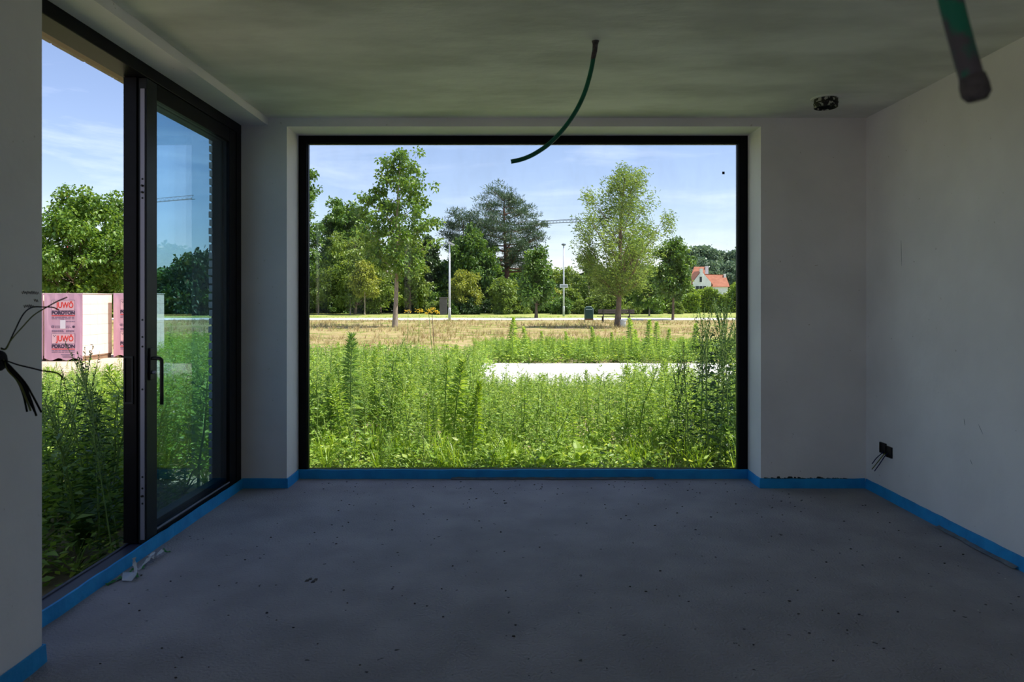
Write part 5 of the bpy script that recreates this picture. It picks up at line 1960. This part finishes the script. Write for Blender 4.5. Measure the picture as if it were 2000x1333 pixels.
# rear roof, higher
b0, b1, b2, b3 = hp_(1356, 523, 8), hp_(1377, 523, 8), hp_(1377, 552, 5.5), hp_(1346, 552, 5.5)
MB().prism([b0, b1, b2, b3], (0, 0.2, 0.2)).build('roof', M['roof_tile'], hs)
MB().box(b3[0] + 0.6, b2[0] + 0.6, 6.2, 10, zb, b3[2]).build('rear_wall', M['house_wall'], hs)
c4 = hp_(1380, 522, 8)
MB().box(c4[0] - 0.32, c4[0] + 0.32, 7.6, 8.3, c4[2] - 1.6, c4[2] + 0.2).build('chimney', M['house_wall'], hs)
w1 = hp_(1368.6, 546)
wd = MB().box(w1[0] - 0.24, w1[0] + 0.24, -0.05, 0.05, w1[2] - 0.58, w1[2] + 0.58).build('window', M['dark_pane'], hs)
for px in (1362, 1369, 1376):
    w1 = hp_(px, 563)
    MB().box(w1[0] - 0.33, w1[0] + 0.33, -0.05, 0.05, w1[2] - 0.5, w1[2] + 0.45).build('window', M['dark_pane'], hs)
tag(hs, 'white gabled house with orange tiled roofs beyond the hedge at right', 'house')

ff_ = []
for i in range(3):
    g = tree_geo(500 + i, 20.0, 3.0, lambda t: oval(t) * (1.05 - 0.45 * t), 4.4, 26, 200, 40, 1.1, 1.9, (0, 0), 0.5, 0.7, 0.4, fill=0.3)
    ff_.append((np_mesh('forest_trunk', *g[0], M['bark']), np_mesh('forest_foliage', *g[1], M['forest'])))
r = random.Random(77)
FT = [(1330, 505), (1341, 497), (1352, 490), (1363, 487), (1374, 487), (1385, 488), (1395, 492), (1405, 495), (1414, 498), (1424, 500), (1435, 494), (1446, 489), (1458, 492),
      (1350, 512), (1372, 510), (1392, 514), (1412, 520), (1430, 516), (1448, 518), (1340, 522), (1362, 524), (1404, 534), (1424, 536), (1442, 536)]
for i, (px, py) in enumerate(FT):
    Y = 262.0 + r.uniform(-8, 8) - (30 if i > 12 else 0)
    h = ht(py, Y)
    put_tree('forest_tree', 'hazy blue-green tree in the distant wood behind the white house', None, None, None, at_px(px, Y), Y, 'tree', 'trees of the distant wood', rz=r.uniform(0, 6.28),
             scale=(h / 20 * 0.9, h / 20 * 0.9, h / 20), meshes=ff_[i % 3])


def lattice(mb, a, b, w, n, rad):
    a, b = Vector(a), Vector(b)
    d = (b - a).normalized()
    s_ = d.cross(Vector((0, 0, 1)))
    s_ = s_.normalized() if s_.length > 0.01 else Vector((1, 0, 0))
    u = s_.cross(d).normalized()
    cs = [s_ * w / 2, -s_ * w / 2, u * w]
    for c in cs:
        mb.tube([a + c, b + c], rad, 4)
    for i in range(n):
        p, q_ = a.lerp(b, i / n), a.lerp(b, (i + 1) / n)
        for j in range(3):
            mb.tube([p + cs[j], q_ + cs[(j + 1) % 3]], rad * 0.6, 3)


def crane(label, jib_a, jib_b, mast_xy, apex=None, red=False, trolley=None):
    root = empty('tower_crane', (mast_xy[0], mast_xy[1], GZ))
    o_ = root.location

    def rel(p):
        return Vector(p) - o_
    jz = jib_a[2]
    mb = MB()
    lattice(mb, (0, 0, 0), (0, 0, jz - GZ), 1.1, 16, 0.10)
    mb.build('mast', M['crane_red'] if red else M['crane_grey'], root)
    mb = MB()
    lattice(mb, rel(jib_a), rel(jib_b), 0.7, 30, 0.055)
    mb.build('jib', M['crane_grey'], root)
    if apex is not None:
        mb = MB()
        lattice(mb, (0, 0, jz - GZ), rel(apex), 0.35, 5, 0.10)
        mb.build('apex_frame', M['crane_red'], root)
        MB().tube([rel(apex), Vector(rel(jib_a)).lerp(rel(jib_b), 0.52)], 0.035, 4).build('pendant_cable', M['crane_grey'], root)
    if trolley is not None:
        t = rel(trolley)
        MB().box(t.x - 0.9, t.x + 0.9, t.y - 0.5, t.y + 0.5, t.z - 0.7, t.z + 0.2).build('trolley', M['crane_grey'], root)
        MB().tube([rel(jib_a) + Vector((0, 0, 3.0)), t + Vector((0, 0, 0.6)), rel(jib_b) + Vector((0, 0, 0.6))], 0.05, 4).build('pendant_cable', M['crane_grey'], root)
    return tag(root, label, 'crane', 'tower cranes')


ja = P(138, 409, 150)
jb_ = P(378, 388.5, 150 * (409 - HY) / (388.5 - HY))
crane('tower crane with red tip rising behind the tree at the open door', (ja.x, ja.y, ja.z), (jb_.x, jb_.y, ja.z), (ja.x, ja.y), apex=P(128, 375, 150), red=True)
ja = P(996, 440, 170)
jb_ = P(1190, 431, 170 * (440 - HY) / (431 - HY))
crane('grey crane jib reaching from the pine to the willow', (ja.x, ja.y, ja.z), (jb_.x, jb_.y, ja.z), (ja.x, ja.y), trolley=P(1063, 437.5, 168))
